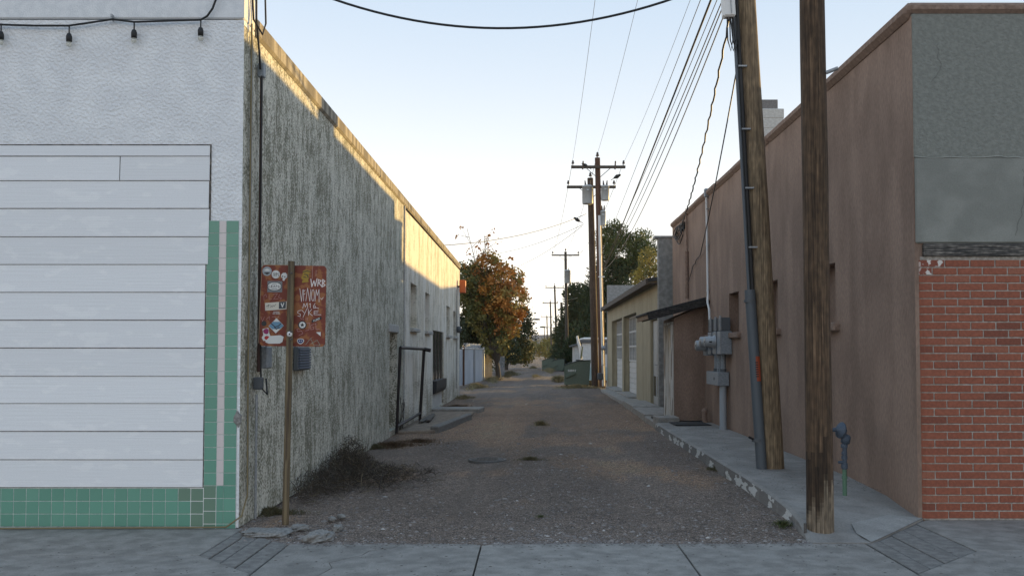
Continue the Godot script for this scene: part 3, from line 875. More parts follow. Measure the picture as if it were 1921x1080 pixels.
# ---------- brown building ----------
func build_brown_building() -> void:
	var b := thing("brown_building", "brown stucco building with red brick front under grey green plaster", "building", Vector3(XR, 0, ZR))
	var o := -b.position
	var D := 14.15
	var holes := []
	for d in [10.3, 12.73, 15.15, 17.6]:
		holes.append([d + ZR, d + 0.75 + ZR, 1.82, 2.52])
	put("side_wall", wall(Vector3(XR, 0, ZR - 0.01), Vector3.FORWARD, Vector3.LEFT, D, 4.56, 0.35, holes), M.brown, b, o)
	for d in [10.3, 12.73, 15.15, 17.6]:
		var win := boxp("window", o + Vector3(XR + 0.2, 2.17, -d - 0.375), Vector3(0.06, 0.70, 0.75), M.brown, b)
		boxp("sill", Vector3(-0.215, -0.385, 0.02), Vector3(0.11, 0.095, 0.98), M.brown_cap, win, 0.012)
	# rounded parapet cap, in uneven hand-trowelled lengths
	var z := ZR
	while z > ZR - D + 0.1:
		var ln := minf(rng.randf_range(1.6, 2.6), z - (ZR - D))
		boxp("parapet_cap", o + Vector3(XR + 0.16, 4.62 + rng.randf_range(-0.012, 0.012), z - ln / 2), Vector3(0.44, 0.15, ln - 0.002), M.brown_cap, b, 0.05)
		z -= ln
	boxp("rear_wall", o + Vector3(XR + 7, 2.28, ZR - D + 0.15), Vector3(13.3, 4.56, 0.3), M.brown, b)
	boxp("far_side_wall", o + Vector3(XR + 13.8, 2.28, ZR - D / 2), Vector3(0.3, 4.56, D - 0.7), M.brown, b)
	boxp("roof", o + Vector3(XR + 7.0, 4.1, ZR - D / 2), Vector3(13.2, 0.12, D - 0.7), M.asphalt, b)
	# front: plaster over brick
	boxp("plaster_front", o + Vector3(XR + 7.003, 3.92, ZR - 0.15), Vector3(14.0, 1.33, 0.30), M.greygreen, b, 0.012)
	boxp("parapet_cap", o + Vector3(XR + 6.99, 4.632, ZR - 0.16), Vector3(14.05, 0.10, 0.37), M.brown_cap, b, 0.03)
	boxp("plaster_panel", o + Vector3(XR + 7.00, 2.87, ZR - 0.14), Vector3(13.98, 0.78, 0.31), M.greygreen_smooth, b, 0.012)
	boxp("wood_beam", o + Vector3(XR + 7.04, 2.417, ZR - 0.12), Vector3(14.0 - 0.06, 0.115, 0.30), M.beam, b, 0.008)
	boxp("core_wall", o + Vector3(XR + 7.09, 1.18, ZR - 0.144), Vector3(13.84, 2.36, 0.3), M.mortar, b)
	var seam := mb(true)
	var sp := []
	for k in 60: sp.append(o + Vector3(XR + 0.01 + k * 0.06, 3.262 + rng.randf_range(-0.007, 0.007), ZR + 0.012))
	tube(seam, sp, 0.006, 5)
	put("plaster_ridge", seam, again(M.greygreen_smooth, Color(1.35, 1.35, 1.35)), b)
	for q in [[3.62, 3.95, 4.30], [4.35, 2.55, 3.15]]:
		var cp := []
		var cx: float = q[0]
		for k in 14:
			cp.append(o + Vector3(cx, lerpf(q[1], q[2], k / 13.0), ZR + (0.001 if q[1] > 3.3 else 0.016)))
			cx += rng.randf_range(-0.03, 0.03)
		tubep("crack", cp, 0.0011, M.joint, b, 4)
	var C := 0.0703
	var L := 0.2268
	var bm := box_mesh(Vector3(L - 0.011, C - 0.0105, 0.075), 0.004)
	var R := 0.09
	var corner := {}
	for cl in [0.150, 0.264]:
		var st := mb()
		var plan := [Vector2(0.0, -0.19)]
		for k in 6:
			var t := k / 5.0 * PI / 2
			plan.append(Vector2(R - R * cos(t), -R + R * sin(t)))
		plan.append(Vector2(cl - 0.011, 0.0)); plan.append(Vector2(cl - 0.011, -0.075)); plan.append(Vector2(0.09, -0.19))
		var q := []
		for p in plan: q.append(Vector2(p.x, -p.y))
		# plan is (x, out); out is +z
		var pv := []
		for p in plan: pv.append(Vector2(p.x, p.y))
		prism(st, pv, -(C - 0.0105) / 2, (C - 0.0105) / 2)
		st.generate_normals()
		corner[cl] = st.commit()
	var cst := mb()
	var cpl := [Vector2(0.006, -0.3)]
	for k in 6:
		var t := k / 5.0 * PI / 2
		cpl.append(Vector2(0.006 + R - R * cos(t), -R + R * sin(t)))
	cpl.append(Vector2(0.171, 0.0)); cpl.append(Vector2(0.171, -0.3))
	prism(cst, cpl, 0.0, 2.359)
	put("corner_core", cst, M.mortar, b, o + Vector3(XR + 0.004, 0, ZR + 0.0065))
	for r in 33:
		var cy := 0.012 + C * (r + 0.5)
		if cy > 2.35: break
		var cl: float = 0.150 if r % 2 else 0.264
		var mt: Material = M.brick[rng.randi() % 6] if rng.randf() < 0.9 else M.brick[6 + rng.randi() % 2]
		if r >= 31: mt = M.brick_chipped
		put("brick", corner[cl], mt, b, o + Vector3(XR + 0.004, cy, ZR + 0.012 + rng.randf_range(-0.001, 0.001)))
		var x: float = XR + 0.004 + cl
		while x < 5.35:
			var mk: Material = M.brick[rng.randi() % 6]
			if rng.randf() < 0.1: mk = M.brick[6 + rng.randi() % 2]
			put("brick", bm, mk, b, o + Vector3(x + (L - 0.011) / 2, cy + rng.randf_range(-0.001, 0.001), ZR + 0.012 - 0.0375 + rng.randf_range(-0.0018, 0.0018)))
			x += L
	# entry annex
	var an := o
	var ax := 2.85
	var wst := mb()
	var za := -18.3
	var zb := -19.75
	var poly := [Vector3(ax, 0.12, za), Vector3(XR, 0.12, za), Vector3(XR, 2.44, za), Vector3(ax, 2.18, za)]
	var cen := Vector3(3.15, 1.2, (za + zb) / 2)
	face(wst, poly, cen)
	var poly2 := []
	for p in poly: poly2.append(Vector3(p.x, p.y, zb))
	face(wst, poly2, cen)
	for q in [[za, za - 0.10], [za - 1.02, zb]]:
		face(wst, [Vector3(ax, 0.12, q[0]), Vector3(ax, 2.18, q[0]), Vector3(ax, 2.18, q[1]), Vector3(ax, 0.12, q[1])], cen)
	face(wst, [Vector3(ax, 2.1, za - 0.1), Vector3(ax, 2.18, za - 0.1), Vector3(ax, 2.18, za - 1.02), Vector3(ax, 2.1, za - 1.02)], cen)
	face(wst, [Vector3(ax, 2.18, za), Vector3(XR, 2.44, za), Vector3(XR, 2.44, zb), Vector3(ax, 2.18, zb)], cen)
	var ann := put("entry_annex", wst, M.brown, b, an)
	var slope := atan2(0.29, 1.12)
	var rb := Basis(Vector3.BACK, slope)
	boxp("roof", Vector3(2.87, 2.42, (za + zb) / 2), Vector3(1.24, 0.05, 1.95), M.shingle, ann, 0.01, rb)
	boxp("fascia", Vector3(2.88, 2.34, za + 0.235), Vector3(1.20, 0.13, 0.035), M.board, ann, 0.004, rb)
	boxp("fascia", Vector3(2.315, 2.215, (za + zb) / 2), Vector3(0.035, 0.12, 1.85), M.raw_wood, ann, 0.004)
	for k in 3: boxp("rafter", Vector3(2.6, 2.25, za - 0.05 - 0.65 * k), Vector3(0.5, 0.09, 0.05), M.board, ann, 0.003, rb)
	var jamb := boxp("door", Vector3(ax + 0.06, 1.09, za - 0.56), Vector3(0.05, 1.94, 0.86), M.white_peel, ann, 0.004)
	for k in [-1, 1]: boxp("jamb", Vector3(-0.05, 0.01, 0.445 * k), Vector3(0.13, 2.0, 0.06), M.white_peel, jamb, 0.004)
	boxp("head", Vector3(-0.05, 0.99, 0), Vector3(0.13, 0.06, 0.95), M.white_peel, jamb, 0.004)
	# chimney
	var ch := boxp("chimney", o + Vector3(4.80, 5.25, -18.2), Vector3(0.44, 2.24, 0.44), M.block_white, b, 0.01)
	for k in 5:
		boxp("block_course", Vector3(0, 0.22 + 0.2 * k, 0), Vector3(0.456, 0.19, 0.456), M.block_white, ch, 0.008)
	var cb := thing("concrete_block", "loose grey concrete block lying on the white chimney", "block", Vector3(4.76, 6.37, -18.15))
	var cs := mb()
	for sx in [-1, 1]: bx(cs, Vector3(0, 0.10, 0.085 * sx), Vector3(0.33, 0.2, 0.035), 0.004)
	for sx in [-1, 0, 1]: bx(cs, Vector3(0.148 * sx, 0.10, 0), Vector3(0.033, 0.198, 0.134), 0.0)
	put("body", cs, M.block_grey, cb)
	# no taller rear block is built behind the parapet
	
# ---------- garage ----------
func build_garage() -> void:
	var X := 3.16
	var z0 := -22.95
	var L := 15.4
	var g := thing("garage_building", "low tan garage with two white doors between grey end walls", "building", Vector3(X, 0, z0))
	var o := -g.position
	var holes := []
	for q in [[27.7, 31.65], [32.15, 36.3]]: holes.append([q[0] + z0, q[1] + z0, 0.1, 2.72])
	holes.append([23.0 + z0, 24.4 + z0, 0.1, 2.35])
	put("side_wall", wall(Vector3(X, 0, z0), Vector3.FORWARD, Vector3.LEFT, L, 3.28, 0.3, holes), M.yellow_wall, g, o)
	put("end_wall", wall(Vector3(X - 0.004, 0, -22.7), Vector3.RIGHT, Vector3.BACK, 9.0, 4.37, 0.25, []), M.grey_cracked, g, o)
	put("end_wall", wall(Vector3(X - 0.004, 0, -38.36), Vector3.RIGHT, Vector3.BACK, 9.0, 4.33, 0.25, []), M.grey_wall, g, o)
	boxp("wall_cap", o + Vector3(X + 4.4, 4.39, -22.82), Vector3(9.0, 0.06, 0.30), M.grey_wall, g, 0.01)
	boxp("rear_wall", o + Vector3(X + 9.0, 1.9, -30.6), Vector3(0.3, 3.8, 15.2), M.yellow_wall, g)
	var ang := atan2(0.78, 6.2)
	boxp("roof", o + Vector3(X + 2.9, 3.72, -30.65), Vector3(6.4, 0.1, 15.36), M.asphalt, g, 0.0, Basis(Vector3.BACK, ang))
	boxp("roof_deck", o + Vector3(X + 7.6, 4.06, -30.65), Vector3(3.0, 0.1, 15.36), M.asphalt, g)
	boxp("eave_board", o + Vector3(X - 0.27, 3.29, -30.65), Vector3(0.05, 0.16, 15.4), M.eave, g, 0.004)
	boxp("soffit", o + Vector3(X - 0.12, 3.25, -30.65), Vector3(0.26, 0.03, 15.4), M.eave, g)
	for q in [[27.7, 31.65], [32.15, 36.3]]:
		var w: float = q[1] - q[0]
		var gd := boxp("garage_door", o + Vector3(X + 0.25, 1.4, -(q[0] + q[1]) / 2), Vector3(0.03, 2.6, w), M.white_wood, g)
		for k in 6: boxp("slat", Vector3(-0.028, -1.22 + 0.175 * k, 0), Vector3(0.03, 0.162, w - 0.04), M.white_wood, gd, 0.006)
		for k in 9: boxp("stile", Vector3(-0.032, 0.54, -w / 2 + 0.05 + k * (w - 0.1) / 8), Vector3(0.04, 1.52, 0.07 if k % 2 == 0 else 0.035), M.white_wood, gd, 0.004)
		for k in 4: boxp("rail", Vector3(-0.030, -0.2 + 0.49 * k, 0), Vector3(0.036, 0.06, w - 0.02), M.white_wood, gd, 0.004)
		for r in 3:
			for c in 8:
				boxp("pane", Vector3(-0.020, 0.045 + 0.49 * r, -w / 2 + 0.05 + (c + 0.5) * (w - 0.1) / 8), Vector3(0.008, 0.43, (w - 0.1) / 8 - 0.045), M.pane, gd)
		boxp("sill_step", Vector3(-0.25, -1.32, 0), Vector3(0.5, 0.1, w), M.walk_far, gd, 0.01)
	var wd := boxp("door", o + Vector3(X + 0.13, 1.22, -23.7), Vector3(0.04, 2.24, 1.38), M.grey_door, g)
	wd.set_meta("label", "pale grey double door with small lower panes")
	for k in [-1, 1]:
		var lf := boxp("leaf", Vector3(-0.035, 0, 0.345 * k), Vector3(0.035, 2.22, 0.672), M.grey_door, wd, 0.006)
		boxp("pane", Vector3(-0.055, -0.62, 0.345 * k), Vector3(0.012, 0.52, 0.42), M.dark_glass, wd)
	tubep("handle", [Vector3(-0.05, -0.05, 0.06), Vector3(-0.11, -0.05, 0.06), Vector3(-0.11, -0.05, 0.18)], 0.014, M.galv, wd, 6)

# ---------- raised walk ----------
func build_walkway() -> void:
	var st := mb()
	# stations: distance, kerb x, kerb height, wall x, wall height
	var S := [[7.17, 2.17, 0.004, 2.66, 0.004], [7.45, 2.22, 0.035, 2.90, 0.006], [7.75, 2.26, 0.075, 3.15, 0.008], [8.17, 2.29, 0.105, 3.50, 0.012], [8.5, 2.30, 0.115, 3.47, 0.05], [8.9, 2.31, 0.125, 3.47, 0.10], [10.0, 2.33, 0.135, 3.47, 0.14], [12.5, 2.345, 0.135, 3.47, 0.14], [15.0, 2.36, 0.13, 3.47, 0.14], [17.6, 2.38, 0.13, 3.47, 0.14]]
	for i in S.size() - 1:
		var a = S[i]
		var b = S[i + 1]
		var e := 0.035
		var k0 := Vector3(a[1] + e, a[2], -a[0]); var k1 := Vector3(b[1] + e, b[2], -b[0])
		var w0 := Vector3(a[3], a[4], -a[0]); var w1 := Vector3(b[3], b[4], -b[0])
		var down := Vector3(0, -1, 0)
		face(st, [k0, k1, w1, w0], k0 + down)
		var f0 := Vector3(a[1], a[2] - 0.022, -a[0]); var f1 := Vector3(b[1], b[2] - 0.022, -b[0])
		face(st, [f0, f1, k1, k0], k0 + down + Vector3(1, 0, 0))
	face(st, [Vector3(2.17, -0.02, -7.17), Vector3(2.205, 0.004, -7.17), Vector3(2.66, 0.004, -7.17), Vector3(2.66, -0.05, -7.17), Vector3(2.17, -0.05, -7.17)], Vector3(2.4, 0, -8))
	face(st, [Vector3(2.66, 0.004, -7.17), Vector3(3.50, 0.012, -8.17), Vector3(3.50, -0.05, -8.17), Vector3(2.66, -0.05, -7.17)], Vector3(2.6, 0, -8))
	var w := put("walkway", st, M.walk)
	setting(w, "raised grey concrete walkway along the brown stucco wall", "walkway")
	var ks := mb()
	for i in S.size() - 1:
		var a = S[i]
		var b = S[i + 1]
		var n := 6
		for j in n:
			var t0 := float(j) / n
			var t1 := float(j + 1) / n
			var p0 := Vector3(lerpf(a[1], b[1], t0), lerpf(a[2], b[2], t0) - 0.022, -lerpf(a[0], b[0], t0))
			var p1 := Vector3(lerpf(a[1], b[1], t1), lerpf(a[2], b[2], t1) - 0.022, -lerpf(a[0], b[0], t1))
			face(ks, [p0, p1, Vector3(p1.x - 0.02, -0.12, p1.z), Vector3(p0.x - 0.02, -0.12, p0.z)], p0 + Vector3(1, 0, 0))
	put("kerb_face", ks, M.kerb_paint, w)
	# pale mortar wedge at the brick corner
	var ws := mb()
	for i in 3:
		var a = S[i]
		var b = S[i + 1]
		var t0: float = [1.0, 0.62, 0.5][i]
		var t1: float = [0.62, 0.5, 0.74][i]
		var q := func(s, t: float) -> Vector3: return Vector3(lerpf(s[1], s[3], t), lerpf(s[2], s[4], t) + 0.006, -s[0])
		face(ws, [q.call(a, t0), q.call(b, t1), q.call(b, 1.0), q.call(a, 1.0)] if i > 0 else [q.call(a, 1.0), q.call(b, t1), q.call(b, 1.0)], Vector3(3, -1, -7.8))
	put("mortar_ramp", ws, again(M.walk, Color(1.15, 1.18, 1.2)), w)
	# stepped slabs farther on
	var q := [[17.62, 19.9, 2.40, 0.10], [19.92, 22.6, 2.44, 0.13], [22.62, 25.4, 2.48, 0.15], [25.42, 34.6, 2.55, 0.085]]
	for e in q:
		var ms := mb()
		prism(ms, [Vector2(e[2], -e[0]), Vector2(3.44 if e[0] < 22.0 else 3.15, -e[0]), Vector2(3.44 if e[0] < 22.0 else 3.15, -e[1]), Vector2(e[2] + 0.04, -e[1])], -0.1, e[3], 0.01)
		put("slab", ms, M.walk_far, w)
	boxp("step", Vector3(2.63, 0.13, -17.95), Vector3(0.44, 0.20, 0.62), M.walk_far, w, 0.012)
	# pad and kerb by the storefront's rear doors
	var ps := mb()
	prism(ps, [Vector2(-2.5, -16.6), Vector2(-1.78, -17.0), Vector2(-1.45, -20.4), Vector2(-1.45, -22.2), Vector2(-2.5, -22.2)], -0.1, 0.05, 0.02)
	var pad = setting(put("earth_pad", ps, M.dirt), "earth filled pad edged with concrete beside the storefront's back door", "pad")
	var kb := mb()
	prism(kb, [Vector2(-1.92, -17.0), Vector2(-1.76, -16.95), Vector2(-1.38, -20.5), Vector2(-1.53, -20.5)], -0.1, 0.115, 0.02)
	put("kerb", kb, M.concrete_brown, pad)
	var kc := mb()
	prism(kc, [Vector2(-2.5, -22.4), Vector2(-1.35, -22.4), Vector2(-1.25, -23.3), Vector2(-2.5, -23.3)], -0.1, 0.10, 0.02)
	put("slab", kc, M.walk_far, pad)

# ---------- distant setting ----------
func build_backdrop() -> void:
	# low far hills at the end of the alley
	var st := mb(true)
	var n := FastNoiseLite.new()
	n.seed = 3; n.frequency = 0.004
	for i in 40:
		var x0 := -700.0 + i * 35.0
		var x1 := x0 + 35.0
		var h0 := 9.0 + 9.0 * (n.get_noise_1d(x0) + 0.5)
		var h1 := 9.0 + 9.0 * (n.get_noise_1d(x1) + 0.5)
		face(st, [Vector3(x0, -1, -590), Vector3(x1, -1, -590), Vector3(x1, h1, -640), Vector3(x0, h0, -640)], Vector3((x0 + x1) / 2, -20, -660))
		face(st, [Vector3(x0, h0, -640), Vector3(x1, h1, -640), Vector3(x1, -1, -700), Vector3(x0, -1, -700)], Vector3((x0 + x1) / 2, -20, -620))
	setting(put("hills", st, plain(Color(0.16, 0.14, 0.13))), "low hazy hills beyond the far end of the alley", "hills")

# ---------- poles ----------
func insulator(parent: Node, at: Vector3, s: float = 1.0) -> void:
	var st := mb(true)
	lathe(st, Vector3.ZERO, [[0.012 * s, 0.0], [0.012 * s, 0.07 * s], [0.055 * s, 0.075 * s], [0.06 * s, 0.10 * s], [0.035 * s, 0.14 * s], [0.045 * s, 0.17 * s], [0.02 * s, 0.21 * s], [0.0, 0.215 * s]], 8)
	put("insulator", st, M.insulator, parent, at)
func crossarm(parent: Node, at: Vector3, w: float, m: Material) -> void:
	boxp("crossarm", at, Vector3(w, 0.12, 0.10), m, parent, 0.01)
	for s in [-1, 1]:
		tubep("brace", [at + Vector3(0.55 * s, -0.04, 0.06), at + Vector3(0.05 * s, -0.48, 0.09)], 0.014, M.wire, parent, 5)
func transformer(parent: Node, at: Vector3, r: float, h: float) -> void:
	var st := mb(true)
	lathe(st, Vector3.ZERO, [[0.0, 0.0], [r * 0.93, 0.0], [r, 0.03], [r, h * 0.9], [r * 1.04, h * 0.9], [r * 1.04, h * 0.94], [r * 0.7, h], [0.0, h * 1.02]], 18)
	var t := put("transformer", st, M.transformer, parent, at)
	tubep("bushing", [Vector3(r * 0.4, h, 0), Vector3(r * 0.5, h + 0.22, 0)], [0.045, 0.02], M.insulator, t, 7)
	tubep("bushing", [Vector3(-r * 0.4, h, 0.05), Vector3(-r * 0.5, h + 0.2, 0.05)], [0.045, 0.02], M.insulator, t, 7)
	boxp("lug", Vector3(0, h * 0.7, r), Vector3(0.1, 0.06, 0.06), M.transformer, t, 0.01)
	boxp("bracket", Vector3(0, h * 0.5, -r - 0.03), Vector3(0.09, h * 0.5, 0.12), M.galv, t)
func pole_shaft(parent: Node, base: Vector3, top: Vector3, r0: float, r1: float, m: Material, wob: float = 0.0, foot: bool = false) -> void:
	var st := mb(true)
	var n := 90 if foot else 26
	var sides := 20
	var nz := FastNoiseLite.new()
	nz.seed = int(base.x * 100.0); nz.frequency = 1.4
	var ring := []
	for i in n + 1:
		var t := pow(float(i) / n, 2.0 if foot else 1.0)
		var p := base.lerp(top, t)
		var r := lerpf(r0, r1, t)
		var row := []
		for k in sides:
			var a := TAU * k / sides
			var q := r * (1.0 + wob * nz.get_noise_3d(cos(a) * 1.5, p.y * 0.35, sin(a) * 1.5) + wob * 0.35 * sin(a * 7.0 + p.y * 0.4))
			row.append(p + Vector3(cos(a) * q, 0, sin(a) * q))
		ring.append(row)
	for i in n:
		var mid := base.lerp(top, pow((i + 0.5) / n, 2.0 if foot else 1.0))
		for k in sides:
			var k2 := (k + 1) % sides
			if foot:
				# soil-bleached, split butt below, old creosote above with a ragged edge
				var a := TAU * k / sides
				var e := 0.34 + 0.22 * sin(a * 1.0 + 2.2) + 0.25 * nz.get_noise_2d(k * 2.3, 4.0) + 0.12 * nz.get_noise_2d(k * 5.0, mid.y * 2.0)
				var s := smoothstep(e - 0.05, e + 0.12, mid.y)
				var dk := 0.46 + 0.3 * nz.get_noise_2d(k * 0.9, mid.y * 0.5)
				if mid.y > e and mid.y < e + 0.5 and sin(a + 5.6) > 0.4: dk *= 0.5
				st.set_color(Color(1, 1, 1).lerp(Color(dk, dk * 0.80, dk * 0.66), s))
			face(st, [ring[i][k], ring[i][k2], ring[i + 1][k2], ring[i + 1][k]], mid)
	st.set_smooth_group(-1)
	face(st, ring[n], base)
	put("shaft", st, m, parent)
func far_pole(label: String, px: float, pt: float, d: float, x_base: float, arm: float, tank: bool = false) -> void:
	var top := on_z(px, pt, d)
	var p := thing("utility_pole", label, "utility pole", Vector3(x_base, -0.1, -d), "utility poles along the alley")
	var t := top - p.position
	pole_shaft(p, Vector3.ZERO, t, 0.16, 0.11, M.pole_far, 0.05)
	if arm > 0.0:
		var a := t - Vector3(0, 0.3, 0)
		crossarm(p, a, arm, M.pole_far)
		for s in [-0.46, 0.0, 0.46]: insulator(p, a + Vector3(arm * s, 0.06 if s != 0.0 else 0.3, 0), 1.3)
	if tank: transformer(p, Vector3(t.x * 0.8 + 0.12, t.y - 2.75, 0.35), 0.27, 1.15)
func build_poles() -> void:
	# dark pole at the kerb end
	var p := thing("utility_pole", "dark brown rough timber pole with bleached foot at end of walkway", "utility pole", Vector3(2.37, 0.0, -7.52))
	pole_shaft(p, Vector3(0, 0.0, 0), Vector3(-0.05, 11.4, 0), 0.110, 0.088, M.pole_foot, 0.05, true)
	crossarm(p, Vector3(-0.02, 10.3, 0.16), 2.4, M.pole_dark)
	for s in [-1.1, 0.15, 1.1]: insulator(p, Vector3(s, 10.36 if s != 0.15 else 11.3, 0.16 if s != 0.15 else 0.0), 1.2)
	tubep("peg", [Vector3(0.07, 3.82, 0.06), Vector3(0.16, 3.85, 0.09)], 0.016, M.galv, p, 6)
	tubep("anchor_peg", [Vector3(-0.14, 0.02, 0.05), Vector3(-0.14, 0.10, 0.05)], 0.012, M.iron, p, 6)
	# tan leaning pole with cable guard
	p = thing("utility_pole", "leaning tan timber pole with grey cable guard and white cabinet", "utility pole", Vector3(2.83, 0.13, -10.7))
	var lean := Vector3(-0.049, 1.0, 0.0)
	var at := func(y: float) -> Vector3: return lean * y
	pole_shaft(p, Vector3.ZERO, lean * 9.0, 0.124, 0.10, M.pole_tan, 0.05)
	var gx := Vector3(-0.175, 0, 0.06)
	tubep("cable_guard", [gx + Vector3(0.02, 0.0, 0), gx + lean * 2.1], 0.062, M.pipe_grey, p, 14)
	tubep("cable", [gx + lean * 2.05 + Vector3(0.03, 0, 0), gx + lean * 4.0 + Vector3(0.035, 0, 0), gx + lean * 8.6 + Vector3(0.045, 0, 0)], 0.026, M.black, p, 8)
	tubep("cable", [gx + lean * 2.05 + Vector3(-0.015, 0, 0.01), gx + lean * 4.0 + Vector3(-0.01, 0, 0.01), gx + lean * 8.6 + Vector3(0, 0, 0.01)], 0.018, M.pipe_grey, p, 8)
	for y in [0.32, 1.95]: tubep("strap", [gx + lean * y + Vector3(-0.01, 0, 0), gx + lean * y + Vector3(-0.01, 0.035, 0)], 0.068, M.box_dark, p, 14)
	tubep("valve_stub", [gx + lean * 0.33 + Vector3(-0.06, 0.02, 0.02), gx + lean * 0.33 + Vector3(-0.12, 0.05, 0.03)], 0.014, M.black, p, 6)
	for y in [2.6, 3.3, 4.0, 4.75]: boxp("clip", gx + lean * y + Vector3(0.06, 0, 0.03), Vector3(0.10, 0.018, 0.03), M.galv, p)
	# warning sticker on the guard
	var sl := mb(true)
	for k in 6:
		var a0 := PI * 0.28 + k * 0.14
		var a1 := a0 + 0.14
		var q := func(a: float, y: float) -> Vector3: return gx + Vector3(0.018, 0, 0) + lean * y + Vector3(cos(a), 0, sin(a)) * 0.0645
		face(sl, [q.call(a0, 1.03), q.call(a1, 1.03), q.call(a1, 1.32), q.call(a0, 1.32)], gx + lean * 1.17)
	var stk := put("warning_sticker", sl, plain(Color(0.30, 0.055, 0.02), 0.5), p)
	var sg := mb()
	for k in 7:
		var y := 1.085 + 0.027 * k
		bx(sg, gx + Vector3(0.018, 0, 0) + lean * y + Vector3(-0.002, 0, 0.0655), Vector3(0.034, 0.011, 0.002))
	put("print", sg, M.black, stk)
	# white cabinet and cable loops
	var cb := boxp("cabinet", gx + lean * 5.75 + Vector3(-0.075, 0, 0.05), Vector3(0.15, 0.86, 0.12), M.white, p, 0.02, Basis(Vector3.BACK, 0.049))
	boxp("door_edge", Vector3(0.02, 0, 0.064), Vector3(0.012, 0.8, 0.008), M.galv, cb)
	for k in 3:
		var x := -0.075 + 0.03 * k
		tubep("cable_loop", [gx + lean * 5.32 + Vector3(x - 0.02, 0, 0.05), gx + lean * 5.05 + Vector3(x - 0.03, 0, 0.06), gx + lean * 4.92 + Vector3(x, -0.0, 0.06), gx + lean * 5.05 + Vector3(x + 0.03, 0, 0.06), gx + lean * 5.32 + Vector3(x + 0.02, 0, 0.05)], 0.008, M.black, p, 6)
	crossarm(p, lean * 8.6 + Vector3(0, 0, 0.16), 1.6, M.pole_tan)
	# pair of poles beyond the garage
	var d := 39.2
	p = thing("utility_pole", "tall reddish pole with twin transformers and white riser beyond the garage", "utility pole", Vector3(3.0, -0.05, -d))
	var t := on_z(1121, 296, d) - p.position
	pole_shaft(p, Vector3.ZERO, t, 0.14, 0.115, M.pole_red, 0.05)
	var arm := on_z(1122, 314.5, d) - p.position
	crossarm(p, arm + Vector3(0, 0, 0.16), 2.36, M.pole_far)
	for s in [-1.1, 1.1]: insulator(p, arm + Vector3(s, 0.06, 0.16), 1.1)
	insulator(p, t + Vector3(0, -0.02, 0), 1.3)
	for s in [-0.68, 0.72]: tubep("fuse_cutout", [arm + Vector3(s, -0.12, 0.22), arm + Vector3(s + 0.02, 0.24, 0.26)], 0.035, M.insulator, p, 6)
	transformer(p, on_z(1135.5, 376, d - 0.1) - p.position, 0.175, 0.66)
	transformer(p, on_z(1131.5, 423, d - 0.1) - p.position, 0.115, 0.66)
	tubep("riser", [on_z(1132, 724, d - 0.3) - p.position, on_z(1128, 560, d - 0.3) - p.position, on_z(1124.5, 404, d - 0.3) - p.position], 0.055, M.pvc_white, p, 8)
	boxp("standoff", on_z(1128.5, 519, d - 0.3) - p.position, Vector3(0.26, 0.05, 0.06), M.pvc_white, p)
	d = 39.9
	p = thing("utility_pole", "shorter dark pole with large transformer beside the reddish pole", "utility pole", Vector3(2.75, -0.05, -d))
	t = on_z(1107.5, 334, d) - p.position
	pole_shaft(p, Vector3.ZERO, t, 0.17, 0.13, M.pole_dark, 0.05)
	arm = on_z(1109, 352, d) - p.position
	crossarm(p, arm + Vector3(0, 0, 0.18), 2.16, M.pole_far)
	for s in [-1.02, 1.0]: insulator(p, arm + Vector3(s, 0.06, 0.18), 1.1)
	insulator(p, t, 1.2)
	transformer(p, on_z(1102.5, 382.5, d - 0.5) - p.position, 0.235, 0.82)
	# poles farther along
	far_pole("weathered grey pole with tank and crossarm above the dark pines", 1061, 472, 78.0, 2.95, 2.4, true)
	far_pole("thin brown pole with plain crossarm rising beside pine tops", 1040.5, 535, 116.0, 3.1, 2.4)
	far_pole("dark bare topped pole without crossarm poking above pines", 1053, 567, 92.0, 3.0, 0.0)
	far_pole("slender pole with doubled crossarm down the alley", 1032.5, 565, 140.0, 2.9, 2.4)
	far_pole("small distant pole in line with the street lamps", 1026, 592, 178.0, 2.9, 2.3)
	far_pole("tiny farthest pole standing over the yellow bushes", 1021, 612, 225.0, 2.9, 2.3)
	# street lamps hung over the far crossing
	for q in [[1006.0, 599.0, 105.0, -2.6, "lamp on long arm reaching out of the dark trees"], [1018.0, 613.0, 150.0, 2.9, "smaller lamp with arm fixed toward the distant poles"]]:
		var hd := on_z(q[0], q[1], q[2])
		var lp := thing("street_lamp", "dark street " + q[4], "street lamp", Vector3(q[3], -0.1, -q[2]), "street lamps over the alley")
		var sgn := signf(hd.x - q[3])
		var r := hd - lp.position
		tubep("post", [Vector3.ZERO, Vector3(0, r.y, 0)], 0.1, M.pole_far, lp, 8)
		tubep("arm", [Vector3(0, r.y - 0.15, 0), Vector3(r.x - 0.3 * sgn, r.y, 0)], 0.04, M.galv, lp, 6)
		var ls := mb(true)
		lathe(ls, Vector3.ZERO, [[0.0, -0.1], [0.16, -0.08], [0.2, 0.0], [0.12, 0.1], [0.0, 0.13]], 10, Basis.IDENTITY.scaled(Vector3(2.6, 1, 1)))
		put("lamp_head", ls, M.black, lp, r)

